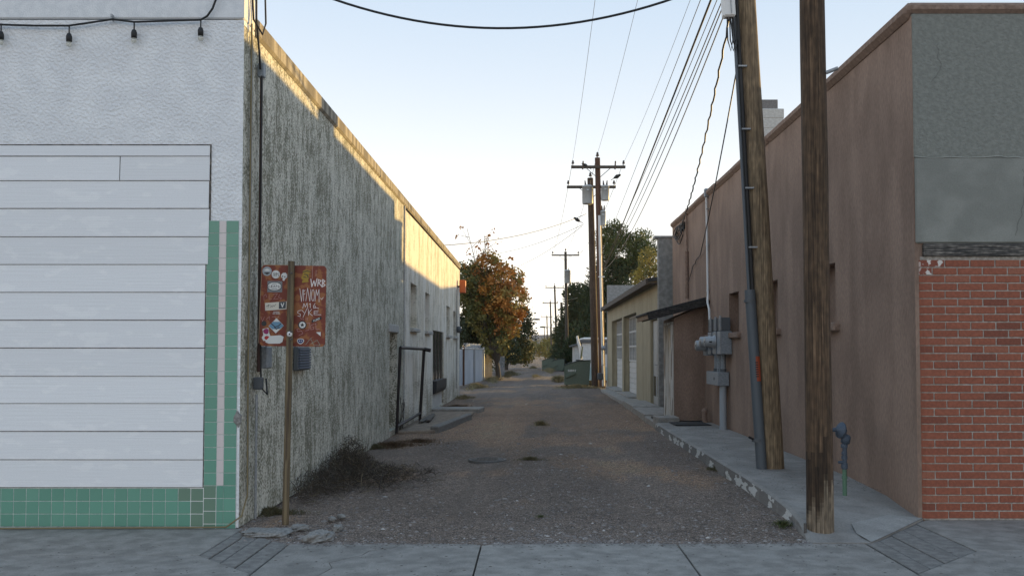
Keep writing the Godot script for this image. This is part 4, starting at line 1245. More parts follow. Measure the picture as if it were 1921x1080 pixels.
# ---------- wires ----------
func wire(label: String, pts: Array, r: float, m: Material, group: String = "overhead wires of the alley", called: String = "overhead_wire", sides: int = 5) -> void:
	var st := mb(true)
	tube(st, pts, r, sides, true)
	tag(put(called, st, m), label, "wire", group)
func build_wires() -> void:
	var d := 39.1
	var g := "overhead wires of the alley"
	# high wires from the far pair to the dark pole's crossarm
	for q in [[1073.0, 309.0, 1.25, 10.45, "thin high wire from the reddish pole's crossarm end over the alley"], [1121.0, 288.0, 2.48, 11.5, "thin high wire from the top of the reddish pole"], [1168.0, 309.0, 3.45, 10.45, "thin high wire running over the garage to the dark timber pole"]]:
		wire(q[4], cat_pts(on_z(q[0], q[1], d), Vector3(q[2], q[3], -7.4), 0.5), 0.0055, M.wire, g)
	# lower lines sag from the riser up to the tan leaning pole
	var low := [[1131, 507, 2.40, 5.85, 0.62, 0.009, 1], [1131, 503, 2.42, 6.02, 0.42, 0.008, 0], [1131, 500, 2.44, 6.15, 0.30, 0.008, 0], [1130, 498, 2.46, 6.35, 0.16, 0.006, 0], [1128, 478, 2.40, 6.75, 0.05, 0.006, 0], [1130, 512, 2.36, 6.32, 0.08, 0.016, 2]]
	var txt := ["pale cable sagging from white riser to tan pole, lowest of its bunch", "drooping wire second up in the bunch from white riser to tan pole", "drooping wire third up in the bunch from white riser to tan pole", "drooping wire fourth up in the bunch from white riser to tan pole", "drooping wire topmost in the bunch from white riser to tan pole", "thick black cable strung straight from reddish pole to tan leaning pole"]
	for i in low.size():
		var q = low[i]
		var end := Vector3(q[2], q[3], -10.5)
		wire(txt[i], cat_pts(on_z(q[0], q[1], d - 0.35), end, q[4], 30), q[5], M.wire_pale if q[6] == 1 else M.wire, g)
	# service drops to the brown building
	var pts := []
	var a := Vector3(2.36, 5.62, -10.6)
	var b := on_x(1278, 424, XR - 0.06)
	for i in 61:
		var t := i / 60.0
		var p := a.lerp(b, t) - Vector3(0, 0.28 * 4 * t * (1 - t), 0)
		pts.append(p + Vector3(sin(i * 2.0) * 0.010, cos(i * 2.0) * 0.010, 0))
	pts.append(on_x(1279, 440, XR - 0.05))
	wire("twisted service cable from tan pole's cabinet to brown parapet corner", pts, 0.013, M.wire, g, "service_cable", 6)
	a = Vector3(2.44, 4.98, -10.62)
	b = on_x(1314, 478, XR - 0.03)
	pts = cat_pts(a, b, 0.10, 20)
	for q in [[1306, 488], [1305, 494], [1301, 497], [1296, 515], [1292, 528]]: pts.append(on_x(q[0], q[1], XR - 0.03))
	wire("slim black drop cable curling down the brown wall above the annex", pts, 0.009, M.wire, g, "service_cable", 6)
	# lines to the storefront side
	wire("black line from the reddish pole to storefront's rear roof corner", cat_pts(on_z(1100, 401, d), Vector3(XL - 0.2, 4.62, -26.5), 0.25), 0.012, M.wire, g)
	wire("thin upper line from dark transformer pole into the orange tree", cat_pts(on_z(1096, 420, 39.5), on_z(890, 480, 52.0), 0.3), 0.010, M.wire, g)
	wire("thin lower line from dark transformer pole into the orange tree", cat_pts(on_z(1092, 424, 39.5), on_z(930, 512, 58.0), 0.35), 0.010, M.wire, g)
	# heavy cable across the alley mouth
	wire("heavy black cable slung between storefront corner and dark timber pole", cat_pts(Vector3(XL + 0.1, 4.84, -7.7), Vector3(2.28, 4.99, -7.5), 0.665, 40), 0.0105, M.black, g, "overhead_cable", 8)
	# spans beyond
	var t1 := [[1034, 478], [1061, 470], [1084, 478]]
	var t0 := [[1073, 309], [1121, 288], [1168, 309]]
	var nm := ["first", "second", "third"]
	for k in 3:
		wire("far %s conductor between the reddish pole and grey tank pole" % nm[k], cat_pts(on_z(t0[k][0], t0[k][1], d), on_z(t1[k][0], t1[k][1], 78.0), 0.7), 0.009, M.wire, g)
	for q in [[1096, 470, 895, 505, "upper"], [1098, 500, 930, 545, "middle"], [1104, 552, 950, 560, "lower"]]:
		wire("faint %s line crossing pale sky beside the grey tank pole" % q[4], cat_pts(on_z(q[0], q[1], 78.0), on_z(q[2], q[3], 70.0), 0.5), 0.010, M.wire_pale, g)
	# festoon lamps along the parapet of the storefront
	var zf := ZL + 0.05
	var fl := [[-60, 50], [0, 46], [64, 48], [128, 48], [170, 42], [210, 36], [251, 41], [310, 39], [376, 37], [388, 30], [398, 16], [404, 0], [406, -40]]
	var fp := []
	for q in fl: fp.append(on_z(q[0], q[1], -zf))
	var sl := thing("string_light", "black string of bare bulbs hung across the white storefront parapet", "string lights", on_z(210, 36, -zf))
	var o := -sl.position
	var fq := []
	for p in fp: fq.append(p + o)
	tubep("cable", fq, 0.0095, M.black, sl, 8)
	for q in [[1, 44, 0], [129, 48, 0], [251, 41, 0], [376, 37, 0]]:
		var p := on_z(q[0], q[1], -zf) + o
		tubep("drop", [p, p + Vector3(0, -0.07, 0)], 0.006, M.black, sl, 6)
		var ss := mb(true)
		lathe(ss, Vector3.ZERO, [[0.0, -0.075], [0.024, -0.075], [0.025, -0.03], [0.016, -0.005], [0.0, 0.0]], 10)
		var so := put("socket", ss, M.black, sl, p + Vector3(0, -0.065, 0))
		var sb := mb(true)
		lathe(sb, Vector3.ZERO, [[0.0, -0.125], [0.018, -0.118], [0.026, -0.10], [0.018, -0.078], [0.016, -0.07]], 10)
		put("bulb", sb, M.glass_bulb, so)
	boxp("hook", on_z(210, 33, -zf + 0.02) + o, Vector3(0.012, 0.05, 0.05), M.galv, sl)

# ---------- trees ----------
func in_ball() -> Vector3:
	while true:
		var v := Vector3(rng.randf_range(-1, 1), rng.randf_range(-1, 1), rng.randf_range(-1, 1))
		if v.length() <= 1.0: return v
	return Vector3.ZERO
# blobs: [centre, radii, palette index, share]
func tree(called: String, label: String, group: String, base: Vector3, trunk_r: float, blobs: Array, clumps: int, per: int, leaf: float, palettes: Array, spread: float = 0.32, needle: bool = false, bare: Array = []) -> Node3D:
	var t := thing(called, label, "tree", base, group)
	var tips := []
	var st := mb(true)
	var hub := Vector3(rng.randf_range(-0.1, 0.1), 0, 0)
	var low := 1e9
	var cen := Vector3.ZERO
	for b in blobs:
		cen += b[0]; low = minf(low, b[0].y - b[1].y)
	cen /= blobs.size()
	hub = Vector3(cen.x * 0.35, maxf(low * 0.7, 0.9), cen.z * 0.35)
	tube(st, [Vector3(0, -0.15, 0), Vector3(hub.x * 0.3, hub.y * 0.5, hub.z * 0.3), hub], [trunk_r * 1.25, trunk_r, trunk_r * 0.85], 9)
	for b in blobs:
		var mid: Vector3 = hub.lerp(b[0], 0.5) + in_ball() * 0.25
		tube(st, [hub - Vector3(0, 0.1, 0), mid, b[0]], [trunk_r * 0.6, trunk_r * 0.42, trunk_r * 0.22], 6)
		for k in 7:
			var e: Vector3 = b[0] + in_ball() * b[1] * 0.95
			var f: Vector3 = mid.lerp(b[0], rng.randf())
			tube(st, [f, f.lerp(e, 0.5) + in_ball() * 0.15, e], [trunk_r * 0.2, trunk_r * 0.12, trunk_r * 0.04], 5, false)
	for q in bare:
		tube(st, [hub, hub.lerp(q, 0.6) + in_ball() * 0.2, q], [trunk_r * 0.4, trunk_r * 0.2, 0.012], 5, false)
		for k in 9:
			var f: Vector3 = hub.lerp(q, rng.randf_range(0.55, 0.98))
			var e: Vector3 = f + Vector3(rng.randf_range(-0.8, 0.8), rng.randf_range(0.1, 0.9), rng.randf_range(-0.6, 0.6))
			tube(st, [f, e], [0.016, 0.006], 4, false)
			tips.append(e)
	put("trunk", st, M.bark, t)
	var v := PackedVector3Array()
	var n := PackedVector3Array()
	var c := PackedColorArray()
	var total := 0.0
	for b in blobs: total += b[3]
	for b in blobs:
		var nb := int(clumps * b[3] / total)
		for k in nb:
			var u := in_ball()
			u = u.normalized() * pow(u.length(), 0.55)
			var cp: Vector3 = b[0] + u * b[1]
			var pal: Array = palettes[b[2]]
			var base_c: Color = pal[rng.randi() % pal.size()]
			add_clump(v, n, c, cp, per, leaf, base_c, spread, needle)
	for e in tips:
		add_clump(v, n, c, e, 5, leaf, palettes[0][0], 0.15, false)
	var arr := []
	arr.resize(Mesh.ARRAY_MAX)
	arr[Mesh.ARRAY_VERTEX] = v; arr[Mesh.ARRAY_NORMAL] = n; arr[Mesh.ARRAY_COLOR] = c
	var am := ArrayMesh.new()
	am.add_surface_from_arrays(Mesh.PRIMITIVE_TRIANGLES, arr)
	put("crown", am, M.leaf, t)
	return t
func add_clump(v: PackedVector3Array, n: PackedVector3Array, c: PackedColorArray, cp: Vector3, per: int, leaf: float, base_c: Color, spread: float, needle: bool) -> void:
	var ax := in_ball().normalized()
	for j in per:
		var p := cp + in_ball() * spread
		var d := in_ball().normalized()
		if needle:
			d = (d * 0.75 + (p - cp).normalized() + Vector3(0, 0.35, 0)).normalized()
		var s := d.cross(ax)
		if s.length() < 0.1: s = d.cross(Vector3.UP)
		s = s.normalized()
		var ln := leaf * rng.randf_range(0.7, 1.3)
		var wd := ln * (0.16 if needle else 0.32)
		var q := [p, p + d * ln * 0.5 + s * wd, p + d * ln, p + d * ln * 0.5 - s * wd]
		var nn := d.cross(s).normalized()
		var col := base_c
		for e in [0, 1, 2, 0, 2, 3]:
			v.append(q[e]); n.append(nn); c.append(col)
func build_trees() -> void:
	var orange := [Color(0.36, 0.15, 0.03), Color(0.42, 0.20, 0.04), Color(0.28, 0.11, 0.026), Color(0.27, 0.19, 0.045), Color(0.17, 0.14, 0.035)]
	var olive := [Color(0.075, 0.085, 0.02), Color(0.11, 0.105, 0.025), Color(0.06, 0.075, 0.02), Color(0.15, 0.13, 0.03)]
	var dark := [Color(0.030, 0.043, 0.015), Color(0.043, 0.052, 0.017), Color(0.026, 0.040, 0.014)]
	var pine := [Color(0.022, 0.040, 0.014), Color(0.030, 0.050, 0.017), Color(0.040, 0.060, 0.019)]
	var gold := [Color(0.26, 0.20, 0.035), Color(0.20, 0.17, 0.04), Color(0.15, 0.15, 0.04)]
	var g := "trees standing along the alley"
	# autumn tree
	var b := Vector3(-1.85, 0, -48.5)
	var hold := [b]
	var at := func(px: float, py: float, d: float) -> Vector3: return on_z(px, py, d) - hold[0]
	tree("autumn_tree", "orange leaved autumn tree with bare top twigs beyond the storefront", g, b, 0.13,
		[[at.call(945, 525, 48.5), Vector3(1.0, 0.9, 1.2), 0, 1.0], [at.call(960, 565, 48.2), Vector3(0.85, 1.0, 1.2), 0, 1.0], [at.call(925, 560, 48.7), Vector3(0.9, 1.0, 1.2), 0, 0.9], [at.call(948, 605, 48.5), Vector3(0.8, 0.9, 1.0), 0, 0.7], [at.call(915, 505, 48.5), Vector3(0.75, 0.9, 0.9), 0, 0.5], [at.call(890, 535, 48.8), Vector3(0.8, 1.1, 0.9), 1, 0.9], [at.call(905, 590, 48.6), Vector3(0.8, 1.0, 0.9), 1, 0.9], [at.call(930, 640, 48.5), Vector3(0.8, 0.8, 0.9), 1, 0.5]],
		560, 23, 0.17, [orange, olive], 0.26, false, [at.call(876, 428, 48.5), at.call(893, 468, 48.8), at.call(908, 440, 48.1), at.call(930, 470, 48.5), at.call(885, 500, 48.5)])
	b = Vector3(-3.7, 0, -50.5)
	hold[0] = b
	tree("leafy_tree", "olive green bushy tree growing over the pale metal fence", g, b, 0.12,
		[[at.call(885, 560, 50.5), Vector3(0.75, 1.0, 1.0), 1, 1.0], [at.call(900, 600, 50.2), Vector3(0.85, 1.0, 1.0), 1, 1.0], [at.call(875, 620, 50.5), Vector3(0.7, 0.9, 1.0), 0, 0.9], [at.call(905, 650, 50.8), Vector3(0.8, 0.8, 0.9), 0, 0.8], [at.call(878, 515, 50.6), Vector3(0.55, 0.8, 0.8), 1, 0.5]],
		420, 24, 0.16, [dark, olive], 0.3)
	b = Vector3(-2.3, 0, -76.0)
	hold[0] = b
	tree("leafy_tree", "dark broad tree past the blue fence panel", g, b, 0.15,
		[[at.call(965, 600, 76.0), Vector3(1.5, 1.3, 1.4), 0, 1.0], [at.call(980, 625, 75.5), Vector3(1.1, 1.3, 1.3), 0, 0.8], [at.call(950, 640, 76.0), Vector3(1.6, 1.6, 1.4), 0, 1.1], [at.call(978, 660, 76.0), Vector3(1.0, 1.0, 1.2), 1, 0.7]],
		300, 20, 0.22, [dark, olive], 0.42)
	b = Vector3(-4.2, 0, -64.0)
	hold[0] = b
	tree("leafy_tree", "dark leafy tree standing behind the autumn tree", g, b, 0.15,
		[[at.call(905, 610, 64.0), Vector3(2.0, 1.7, 1.4), 0, 1.0], [at.call(935, 650, 63.0), Vector3(1.4, 1.5, 1.3), 0, 1.0], [at.call(880, 640, 64.0), Vector3(1.6, 1.6, 1.3), 0, 1.0]],
		300, 20, 0.2, [dark], 0.42)
	# pines
	b = Vector3(7.3, 0, -72.0)
	hold[0] = b
	tree("pine_tree", "tall full pine catching sun above the tan garage roof", g, b, 0.22,
		[[at.call(1150, 450, 72.0), Vector3(1.17, 1.17, 1.56), 1, 0.7], [at.call(1165, 480, 72.0), Vector3(1.69, 1.56, 1.95), 1, 1.0], [at.call(1205, 470, 72.0), Vector3(0.98, 1.56, 1.56), 1, 0.8], [at.call(1140, 520, 72.0), Vector3(1.43, 1.69, 1.95), 0, 1.0], [at.call(1180, 530, 72.0), Vector3(1.95, 1.82, 1.95), 0, 1.2], [at.call(1125, 580, 72.0), Vector3(1.56, 1.95, 1.95), 0, 1.0], [at.call(1165, 600, 72.0), Vector3(1.95, 2.08, 1.95), 0, 1.0], [at.call(1110, 640, 72.0), Vector3(1.69, 1.82, 1.95), 0, 0.8], [at.call(1108, 560, 72.0), Vector3(0.65, 1.17, 1.04), 0, 0.35]],
		900, 40, 0.26, [pine, [Color(0.07, 0.095, 0.025), Color(0.05, 0.075, 0.022), Color(0.10, 0.115, 0.03)]], 0.42, true)
	b = Vector3(6.2, 0, -50.0)
	hold[0] = b
	tree("leafy_tree", "thin golden leaved tree poking over the grey garage wall", g, b, 0.10,
		[[at.call(1218, 490, 50.0), Vector3(0.55, 0.9, 0.8), 0, 1.0], [at.call(1208, 520, 50.0), Vector3(0.6, 0.6, 0.8), 0, 0.8], [at.call(1228, 520, 50.0), Vector3(0.5, 0.8, 0.8), 0, 0.7]],
		110, 18, 0.13, [gold], 0.24)
	for q in [[4.0, 84.0, 1080.0, 555.0, 2.0, "dark pine behind the white mobile home"], [4.9, 92.0, 1102.0, 600.0, 2.4, "broad dark pine beside the tall pole pair"], [3.9, 104.0, 1064.0, 615.0, 1.7, "lower dark pine nearest the row of poles"], [4.6, 72.0, 1092.0, 650.0, 1.6, "short dark pine between mobile home and dumpsters"]]:
		b = Vector3(q[0], 0, -q[1])
		hold[0] = b
		var c: Vector3 = at.call(q[2], q[3], q[1])
		var r: float = q[4]
		var bl := []
		var lv := 5
		for k in lv:
			var f := float(k) / (lv - 1)
			bl.append([Vector3(c.x * 0.8 + rng.randf_range(-0.4, 0.4), lerpf(0.7, c.y, f), rng.randf_range(-0.3, 0.3)), Vector3(1, 0.8, 1) * r * lerpf(1.0, 0.5, f), 0, lerpf(1.2, 0.6, f)])
		tree("pine_tree", q[5], g, b, 0.18, bl, 480, 34, 0.32, [pine], 0.55, true)
	# golden and green growth far down the alley
	for q in [[3.4, 150.0, 1040.0, 655.0, 2.0, 0, "yellow lit bush down the alley beside the far poles"], [2.6, 190.0, 1027.0, 648.0, 2.2, 0, "golden tree at the far end of the alley"], [-3.0, 190.0, 985.0, 650.0, 2.5, 0, "yellow tree on the storefront side far down the alley"], [4.0, 120.0, 1052.0, 665.0, 1.6, 1, "green bush crowding the distant dumpsters"], [-2.4, 120.0, 968.0, 668.0, 1.4, 1, "low green bush under the dark broad tree"], [1.0, 300.0, 1006.0, 652.0, 3.2, 1, "pale green tree closing the end of the alley"]]:
		b = Vector3(q[0], 0, -q[1])
		hold[0] = b
		var c: Vector3 = at.call(q[2], q[3], q[1])
		var r: float = q[4]
		tree("roadside_bush", q[6], "bushes far down the alley", b, 0.09, [[Vector3(c.x, maxf(c.y, 1.0), 0), Vector3(r, r * 0.8, r), 0, 1.0], [Vector3(c.x + r * 0.5, maxf(c.y * 0.6, 0.7), 0.3), Vector3(r, r * 0.7, r), 0, 1.0]], 130, 18, 0.34, [gold if q[5] == 0 else olive], 0.5)

# ---------- sign ----------
const KS := 8.0 / 1700.0
func sz(x: float, y: float, z: float) -> Vector3:
	return Vector3((480.0 + x / 6.35 - 549.0) * KS, -(490.0 + y / 6.35 - 573.5) * KS, z)
func flat_poly(called: String, parent: Node, pts: Array, z: float, m: Material) -> MeshInstance3D:
	var pv := PackedVector2Array()
	for p in pts:
		var q := sz(p[0], p[1], 0)
		pv.append(Vector2(q.x, q.y))
	var st := mb()
	var ix := Geometry2D.triangulate_polygon(pv)
	for i in range(0, ix.size(), 3):
		face(st, [Vector3(pv[ix[i]].x, pv[ix[i]].y, z), Vector3(pv[ix[i + 1]].x, pv[ix[i + 1]].y, z), Vector3(pv[ix[i + 2]].x, pv[ix[i + 2]].y, z)], Vector3(0, 0, -1))
	return put(called, st, m, parent)
func ring_pts(cx: float, cy: float, rx: float, ry: float, n: int = 20, wob: float = 0.0) -> Array:
	var out := []
	for k in n:
		var a := TAU * k / n
		var w := 1.0 + wob * sin(a * 3.0 + cx)
		out.append([cx + cos(a) * rx * w, cy + sin(a) * ry * w])
	return out
func strokes(called: String, parent: Node, lines: Array, wd: float, z: float, m: Material) -> void:
	var st := mb()
	var h := wd / 2.0
	var zz := z
	for l in lines:
		for i in l.size() - 1:
			zz += 0.00002
			var a := Vector2(l[i][0], l[i][1])
			var b := Vector2(l[i + 1][0], l[i + 1][1])
			var d := (b - a).normalized()
			var s := Vector2(-d.y, d.x) * h
			a -= d * h * 0.7; b += d * h * 0.7
			face(st, [sz(a.x + s.x, a.y + s.y, zz), sz(b.x + s.x, b.y + s.y, zz), sz(b.x - s.x, b.y - s.y, zz), sz(a.x - s.x, a.y - s.y, zz)], Vector3(0, 0, -1))
	put(called, st, m, parent)
func lettering(parent: Node, txt: String, at: Vector3, hgt: float, m: Material, turn: float = 0.0) -> void:
	var tm := TextMesh.new()
	var f := SystemFont.new()
	f.font_names = PackedStringArray(["Droid Sans"])
	f.font_weight = 700
	tm.font = f
	tm.text = txt; tm.font_size = 32; tm.depth = 0.0006
	tm.pixel_size = hgt / 24.0
	put("lettering", tm, m, parent, at, Basis(Vector3.BACK, turn))
func build_sign() -> void:
	var s := thing("street_sign", "back of rusty red sign with stickers and graffiti on leaning post", "sign", Vector3(-2.166, 0, -7.97))
	var o := -s.position
	var top := on_z(546.5, 490, 7.97)
	var post := tubep("post", [Vector3(0, -0.1, 0), top + o], 0.029, M.rust_post, s, 14)
	for y in [512, 622, 636]:
		var p := on_z(546, y, 7.935) + o
		tubep("bolt", [p + Vector3(0, 0, -0.02), p + Vector3(0, 0, 0.008)], 0.009, M.iron, post, 7)
	var dsk := mb(true)
	lathe(dsk, Vector3.ZERO, [[0.0, 0.003], [0.024, 0.003], [0.024, 0.0]], 16, Basis(Vector3.RIGHT, PI / 2))
	var wd := put("round_sticker", dsk, M.white, post, on_z(542.8, 626.5, 7.936) + o)
	var ds2 := mb(true)
	lathe(ds2, Vector3(0, 0, 0.004), [[0.0, 0.001], [0.007, 0.001], [0.007, 0.0]], 10, Basis(Vector3.RIGHT, PI / 2))
	put("print", ds2, M.black, wd)
	# panel with rounded corners
	var w := 0.290
	var h := 0.358
	var pv := []
	for q in [[1, 1, 0.0], [-1, 1, PI / 2], [-1, -1, PI], [1, -1, PI * 1.5]]:
		for k in 6:
			var a: float = q[2] + k / 5.0 * PI / 2
			pv.append(Vector2(q[0] * (w - 0.035) + cos(a) * 0.035, q[1] * (h - 0.035) + sin(a) * 0.035))
	var st := mb()
	var fr := []
	var bk := []
	for p in pv:
		fr.append(Vector3(p.x, p.y, 0.0)); bk.append(Vector3(p.x, p.y, -0.004))
	face(st, fr, Vector3(0, 0, -0.1)); face(st, bk, Vector3(0, 0, 0.1))
	for i in pv.size():
		var j := (i + 1) % pv.size()
		face(st, [fr[i], fr[j], bk[j], bk[i]], Vector3(0, 0, -0.002))
	var ctr := on_z(549, 573.5, 8.0)
	var pn := put("panel", st, M.rust_sign, s, ctr + o + Vector3(0, 0, -0.004), Basis(Vector3.BACK, -0.012))
	# pale worn rim where the paint has gone
	var rim := plain(Color(0.36, 0.27, 0.17), 0.8)
	strokes("worn_edge", pn, [[[62, 60], [52, 200], [44, 500], [40, 800], [36, 980]], [[75, 45], [375, 42]], [[372, 80], [370, 300], [366, 480]]], 5, 0.0006, rim)
	var ink := plain(Color(0.66, 0.60, 0.58), 0.7)
	var pink := plain(Color(0.42, 0.22, 0.21), 0.7)
	strokes("graffiti", pn, [[[645, 208], [658, 298], [682, 228], [698, 290], [718, 203]], [[728, 290], [735, 212], [768, 226], [740, 254], [778, 292]], [[787, 212], [780, 300]], [[787, 212], [814, 232], [787, 254], [818, 278], [780, 300]]], 11, 0.0010, ink)
	var o_ring := ring_pts(674, 402, 17, 68, 14)
	o_ring.append(o_ring[0])
	strokes("graffiti", pn, [[[516, 325], [538, 478], [551, 335]], [[561, 335], [563, 470]], [[561, 360], [580, 340]], [[561, 395], [580, 380]], [[590, 470], [608, 315], [638, 475], [648, 330]], o_ring, [[700, 472], [712, 335], [726, 402], [745, 330], [749, 480]], [[765, 435], [780, 450], [798, 425]]], 6, 0.0012, ink)
	strokes("graffiti", pn, [[[555, 557], [568, 500], [586, 542], [606, 495], [616, 560]], [[634, 508], [645, 498], [645, 552]], [[702, 498], [682, 530], [686, 556], [708, 552], [706, 532], [684, 536]], [[714, 548], [746, 557]]], 6, 0.0014, ink)
	strokes("graffiti", pn, [[[536, 582], [500, 590], [494, 612], [530, 630], [526, 656], [497, 650]], [[545, 580], [576, 612]], [[606, 560], [562, 662]], [[622, 570], [626, 642]], [[662, 570], [627, 610], [674, 645]], [[742, 584], [692, 590], [692, 632], [775, 632]], [[692, 611], [738, 605]]], 6, 0.0016, ink)
	strokes("graffiti", pn, [[[606, 735], [640, 733], [634, 815], [592, 826]], [[694, 745], [654, 762], [658, 812], [692, 804], [690, 780], [674, 782]], [[704, 748], [716, 735], [718, 810], [760, 804]], [[542, 800], [490, 808], [500, 836], [548, 828], [562, 860], [516, 882]]], 5, 0.0018, pink)
	strokes("graffiti", pn, [[[90, 470], [88, 412], [112, 396], [120, 430]], [[150, 400], [152, 455], [185, 450]], [[200, 395], [250, 385], [205, 455], [262, 450]], [[275, 395], [262, 430], [300, 440], [280, 460]]], 4, 0.0020, pink)
	strokes("graffiti", pn, [[[55, 662], [80, 720], [100, 665]], [[120, 700], [160, 660], [165, 700]], [[190, 665], [230, 660], [235, 695], [275, 655]], [[525, 670], [550, 690]], [[560, 668], [565, 700]], [[590, 690], [620, 672], [610, 705]]], 4, 0.0022, pink)
	strokes("graffiti", pn, [[[600, 992], [640, 935], [662, 925], [692, 990]], [[662, 980], [735, 935], [772, 995], [690, 998]], [[655, 912], [668, 912]]], 4, 0.0024, plain(Color(0.25, 0.32, 0.27), 0.7))
	strokes("graffiti", pn, [[[662, 50], [663, 205]], [[706, 100], [705, 170]]], 4, 0.0026, plain(Color(0.45, 0.28, 0.24), 0.7))
	# stickers
	var gw := plain(Color(0.62, 0.62, 0.60), 0.5)
	var gm := plain(Color(0.30, 0.33, 0.35), 0.5)
	var gk := plain(Color(0.02, 0.02, 0.022), 0.5)
	var a := flat_poly("sticker", pn, ring_pts(120, 120, 56, 56), 0.0028, gm)
	flat_poly("print", a, [[75, 110], [120, 88], [165, 112], [120, 120]], 0.0034, gw)
	flat_poly("print", a, [[80, 140], [125, 132], [160, 140], [120, 162]], 0.0034, gk)
	a = flat_poly("sticker", pn, ring_pts(225, 157, 49, 49), 0.0030, gw)
	strokes("print", a, [[[195, 140], [195, 180]], [[205, 135], [215, 180], [222, 140]], [[232, 178], [232, 138], [246, 150], [232, 160]], [[255, 140], [255, 175], [266, 172]]], 5, 0.0036, gk)
	a = flat_poly("sticker", pn, [[290, 160], [310, 138], [340, 135], [362, 158], [362, 190], [340, 208], [326, 236], [304, 222], [314, 205], [290, 190]], 0.0032, gw)
	flat_poly("print", a, ring_pts(308, 180, 9, 8, 10), 0.0038, gk)
	flat_poly("print", a, ring_pts(334, 186, 8, 9, 10), 0.0038, gk)
	a = flat_poly("sticker", pn, [[128, 237], [305, 237], [305, 370], [128, 370]], 0.0028, plain(Color(0.17, 0.18, 0.19), 0.5))
	flat_poly("print", a, ring_pts(213, 300, 88, 55, 26), 0.0032, gk)
	flat_poly("print", a, ring_pts(213, 300, 80, 47, 26), 0.0036, gw)
	strokes("print", a, [[[150, 285], [142, 310], [162, 312]], [[175, 285], [172, 315], [190, 312], [178, 298], [192, 285]], [[202, 315], [208, 285], [220, 315]], [[232, 315], [232, 287], [248, 298]], [[260, 287], [260, 315], [280, 310], [280, 290]], [[190, 268], [235, 266]], [[180, 332], [245, 332]]], 5, 0.0040, gk)
	a = flat_poly("sticker", pn, [[103, 500], [366, 477], [362, 572], [108, 592]], 0.0030, plain(Color(0.58, 0.54, 0.46), 0.5))
	flat_poly("print", a, [[271, 486], [354, 480], [352, 562], [270, 568]], 0.0034, plain(Color(0.03, 0.04, 0.055), 0.5))
	strokes("print", a, [[[297, 503], [313, 545], [328, 500]]], 11, 0.0038, gw)
	strokes("print", a, [[[120, 545], [150, 520], [140, 560]], [[125, 535], [170, 525]], [[165, 555], [180, 530], [190, 550], [200, 525], [215, 540], [235, 510]]], 4, 0.0038, gk)
	for q in [["DEFEND", 604.0], ["BIG BEND", 622.0]]:
		lettering(pn, q[0], sz(241, q[1] + 3.0, 0.0012), 0.0105, gw)
	flat_poly("sticker", pn, ring_pts(97, 745, 31, 31), 0.0030, gk)
	a = flat_poly("sticker", pn, [[245, 680], [335, 768], [240, 860], [152, 775]], 0.0032, gw)
	flat_poly("print", a, [[205, 722], [285, 722], [332, 770], [290, 806], [200, 812], [156, 776]], 0.0036, plain(Color(0.11, 0.24, 0.36), 0.5))
	strokes("print", a, [[[185, 745], [230, 785], [265, 775], [300, 745]], [[225, 790], [245, 810], [280, 790]]], 12, 0.0040, plain(Color(0.02, 0.03, 0.05), 0.5))
	a = flat_poly("sticker", pn, [[80, 812], [150, 795], [165, 865], [182, 900], [165, 945], [95, 952], [72, 915], [92, 880]], 0.0030, gw)
	flat_poly("print", a, ring_pts(124, 838, 34, 34, 14, 0.08), 0.0034, plain(Color(0.25, 0.01, 0.10), 0.5))
	flat_poly("print", a, ring_pts(135, 915, 30, 24, 12), 0.0036, plain(Color(0.40, 0.02, 0.02), 0.5))
	flat_poly("sticker", pn, [[115, 960], [175, 892], [300, 882], [336, 900], [322, 962], [290, 982], [160, 985], [125, 970]], 0.0040, gw)
	flat_poly("sticker", pn, [[530, 190], [548, 150], [545, 115], [580, 95], [635, 105], [642, 130], [618, 150], [622, 200], [612, 220], [624, 240], [540, 255], [545, 225], [560, 218], [535, 210]], 0.0030, plain(Color(0.32, 0.20, 0.02), 0.6))
	strokes("print", pn, [[[550, 125], [600, 112], [640, 122]], [[570, 150], [605, 160], [612, 190]], [[560, 185], [590, 190]]], 9, 0.0036, gk)
	a = flat_poly("sticker", pn, ring_pts(555, 757, 51, 51), 0.0032, gk)
	flat_poly("print", a, ring_pts(555, 757, 38, 38), 0.0036, gw)
	var star := []
	for k in 10:
		var an := -PI / 2 + k * PI / 5
		var r := 30.0 if k % 2 == 0 else 13.0
		star.append([555 + cos(an) * r, 757 + sin(an) * r])
	flat_poly("print", a, star, 0.0040, gk)
	a = flat_poly("sticker", pn, [[662, 700], [778, 652], [786, 682], [670, 728]], 0.0034, gk)
	lettering(a, "FLINT", sz(724, 693, 0.0038), 0.0165, gw, 0.40)
	flat_poly("sticker", pn, [[720, 842], [776, 838], [776, 888]], 0.0030, gw)
	a = flat_poly("sticker", pn, ring_pts(537, 950, 42, 33, 20, 0.07), 0.0030, gw)
	flat_poly("print", a, ring_pts(537, 950, 34, 25, 20, 0.07), 0.0034, plain(Color(0.03, 0.05, 0.16), 0.5))
	for x in [526, 548]: flat_poly("print", a, ring_pts(x, 948, 6, 6, 8), 0.0038, gw)

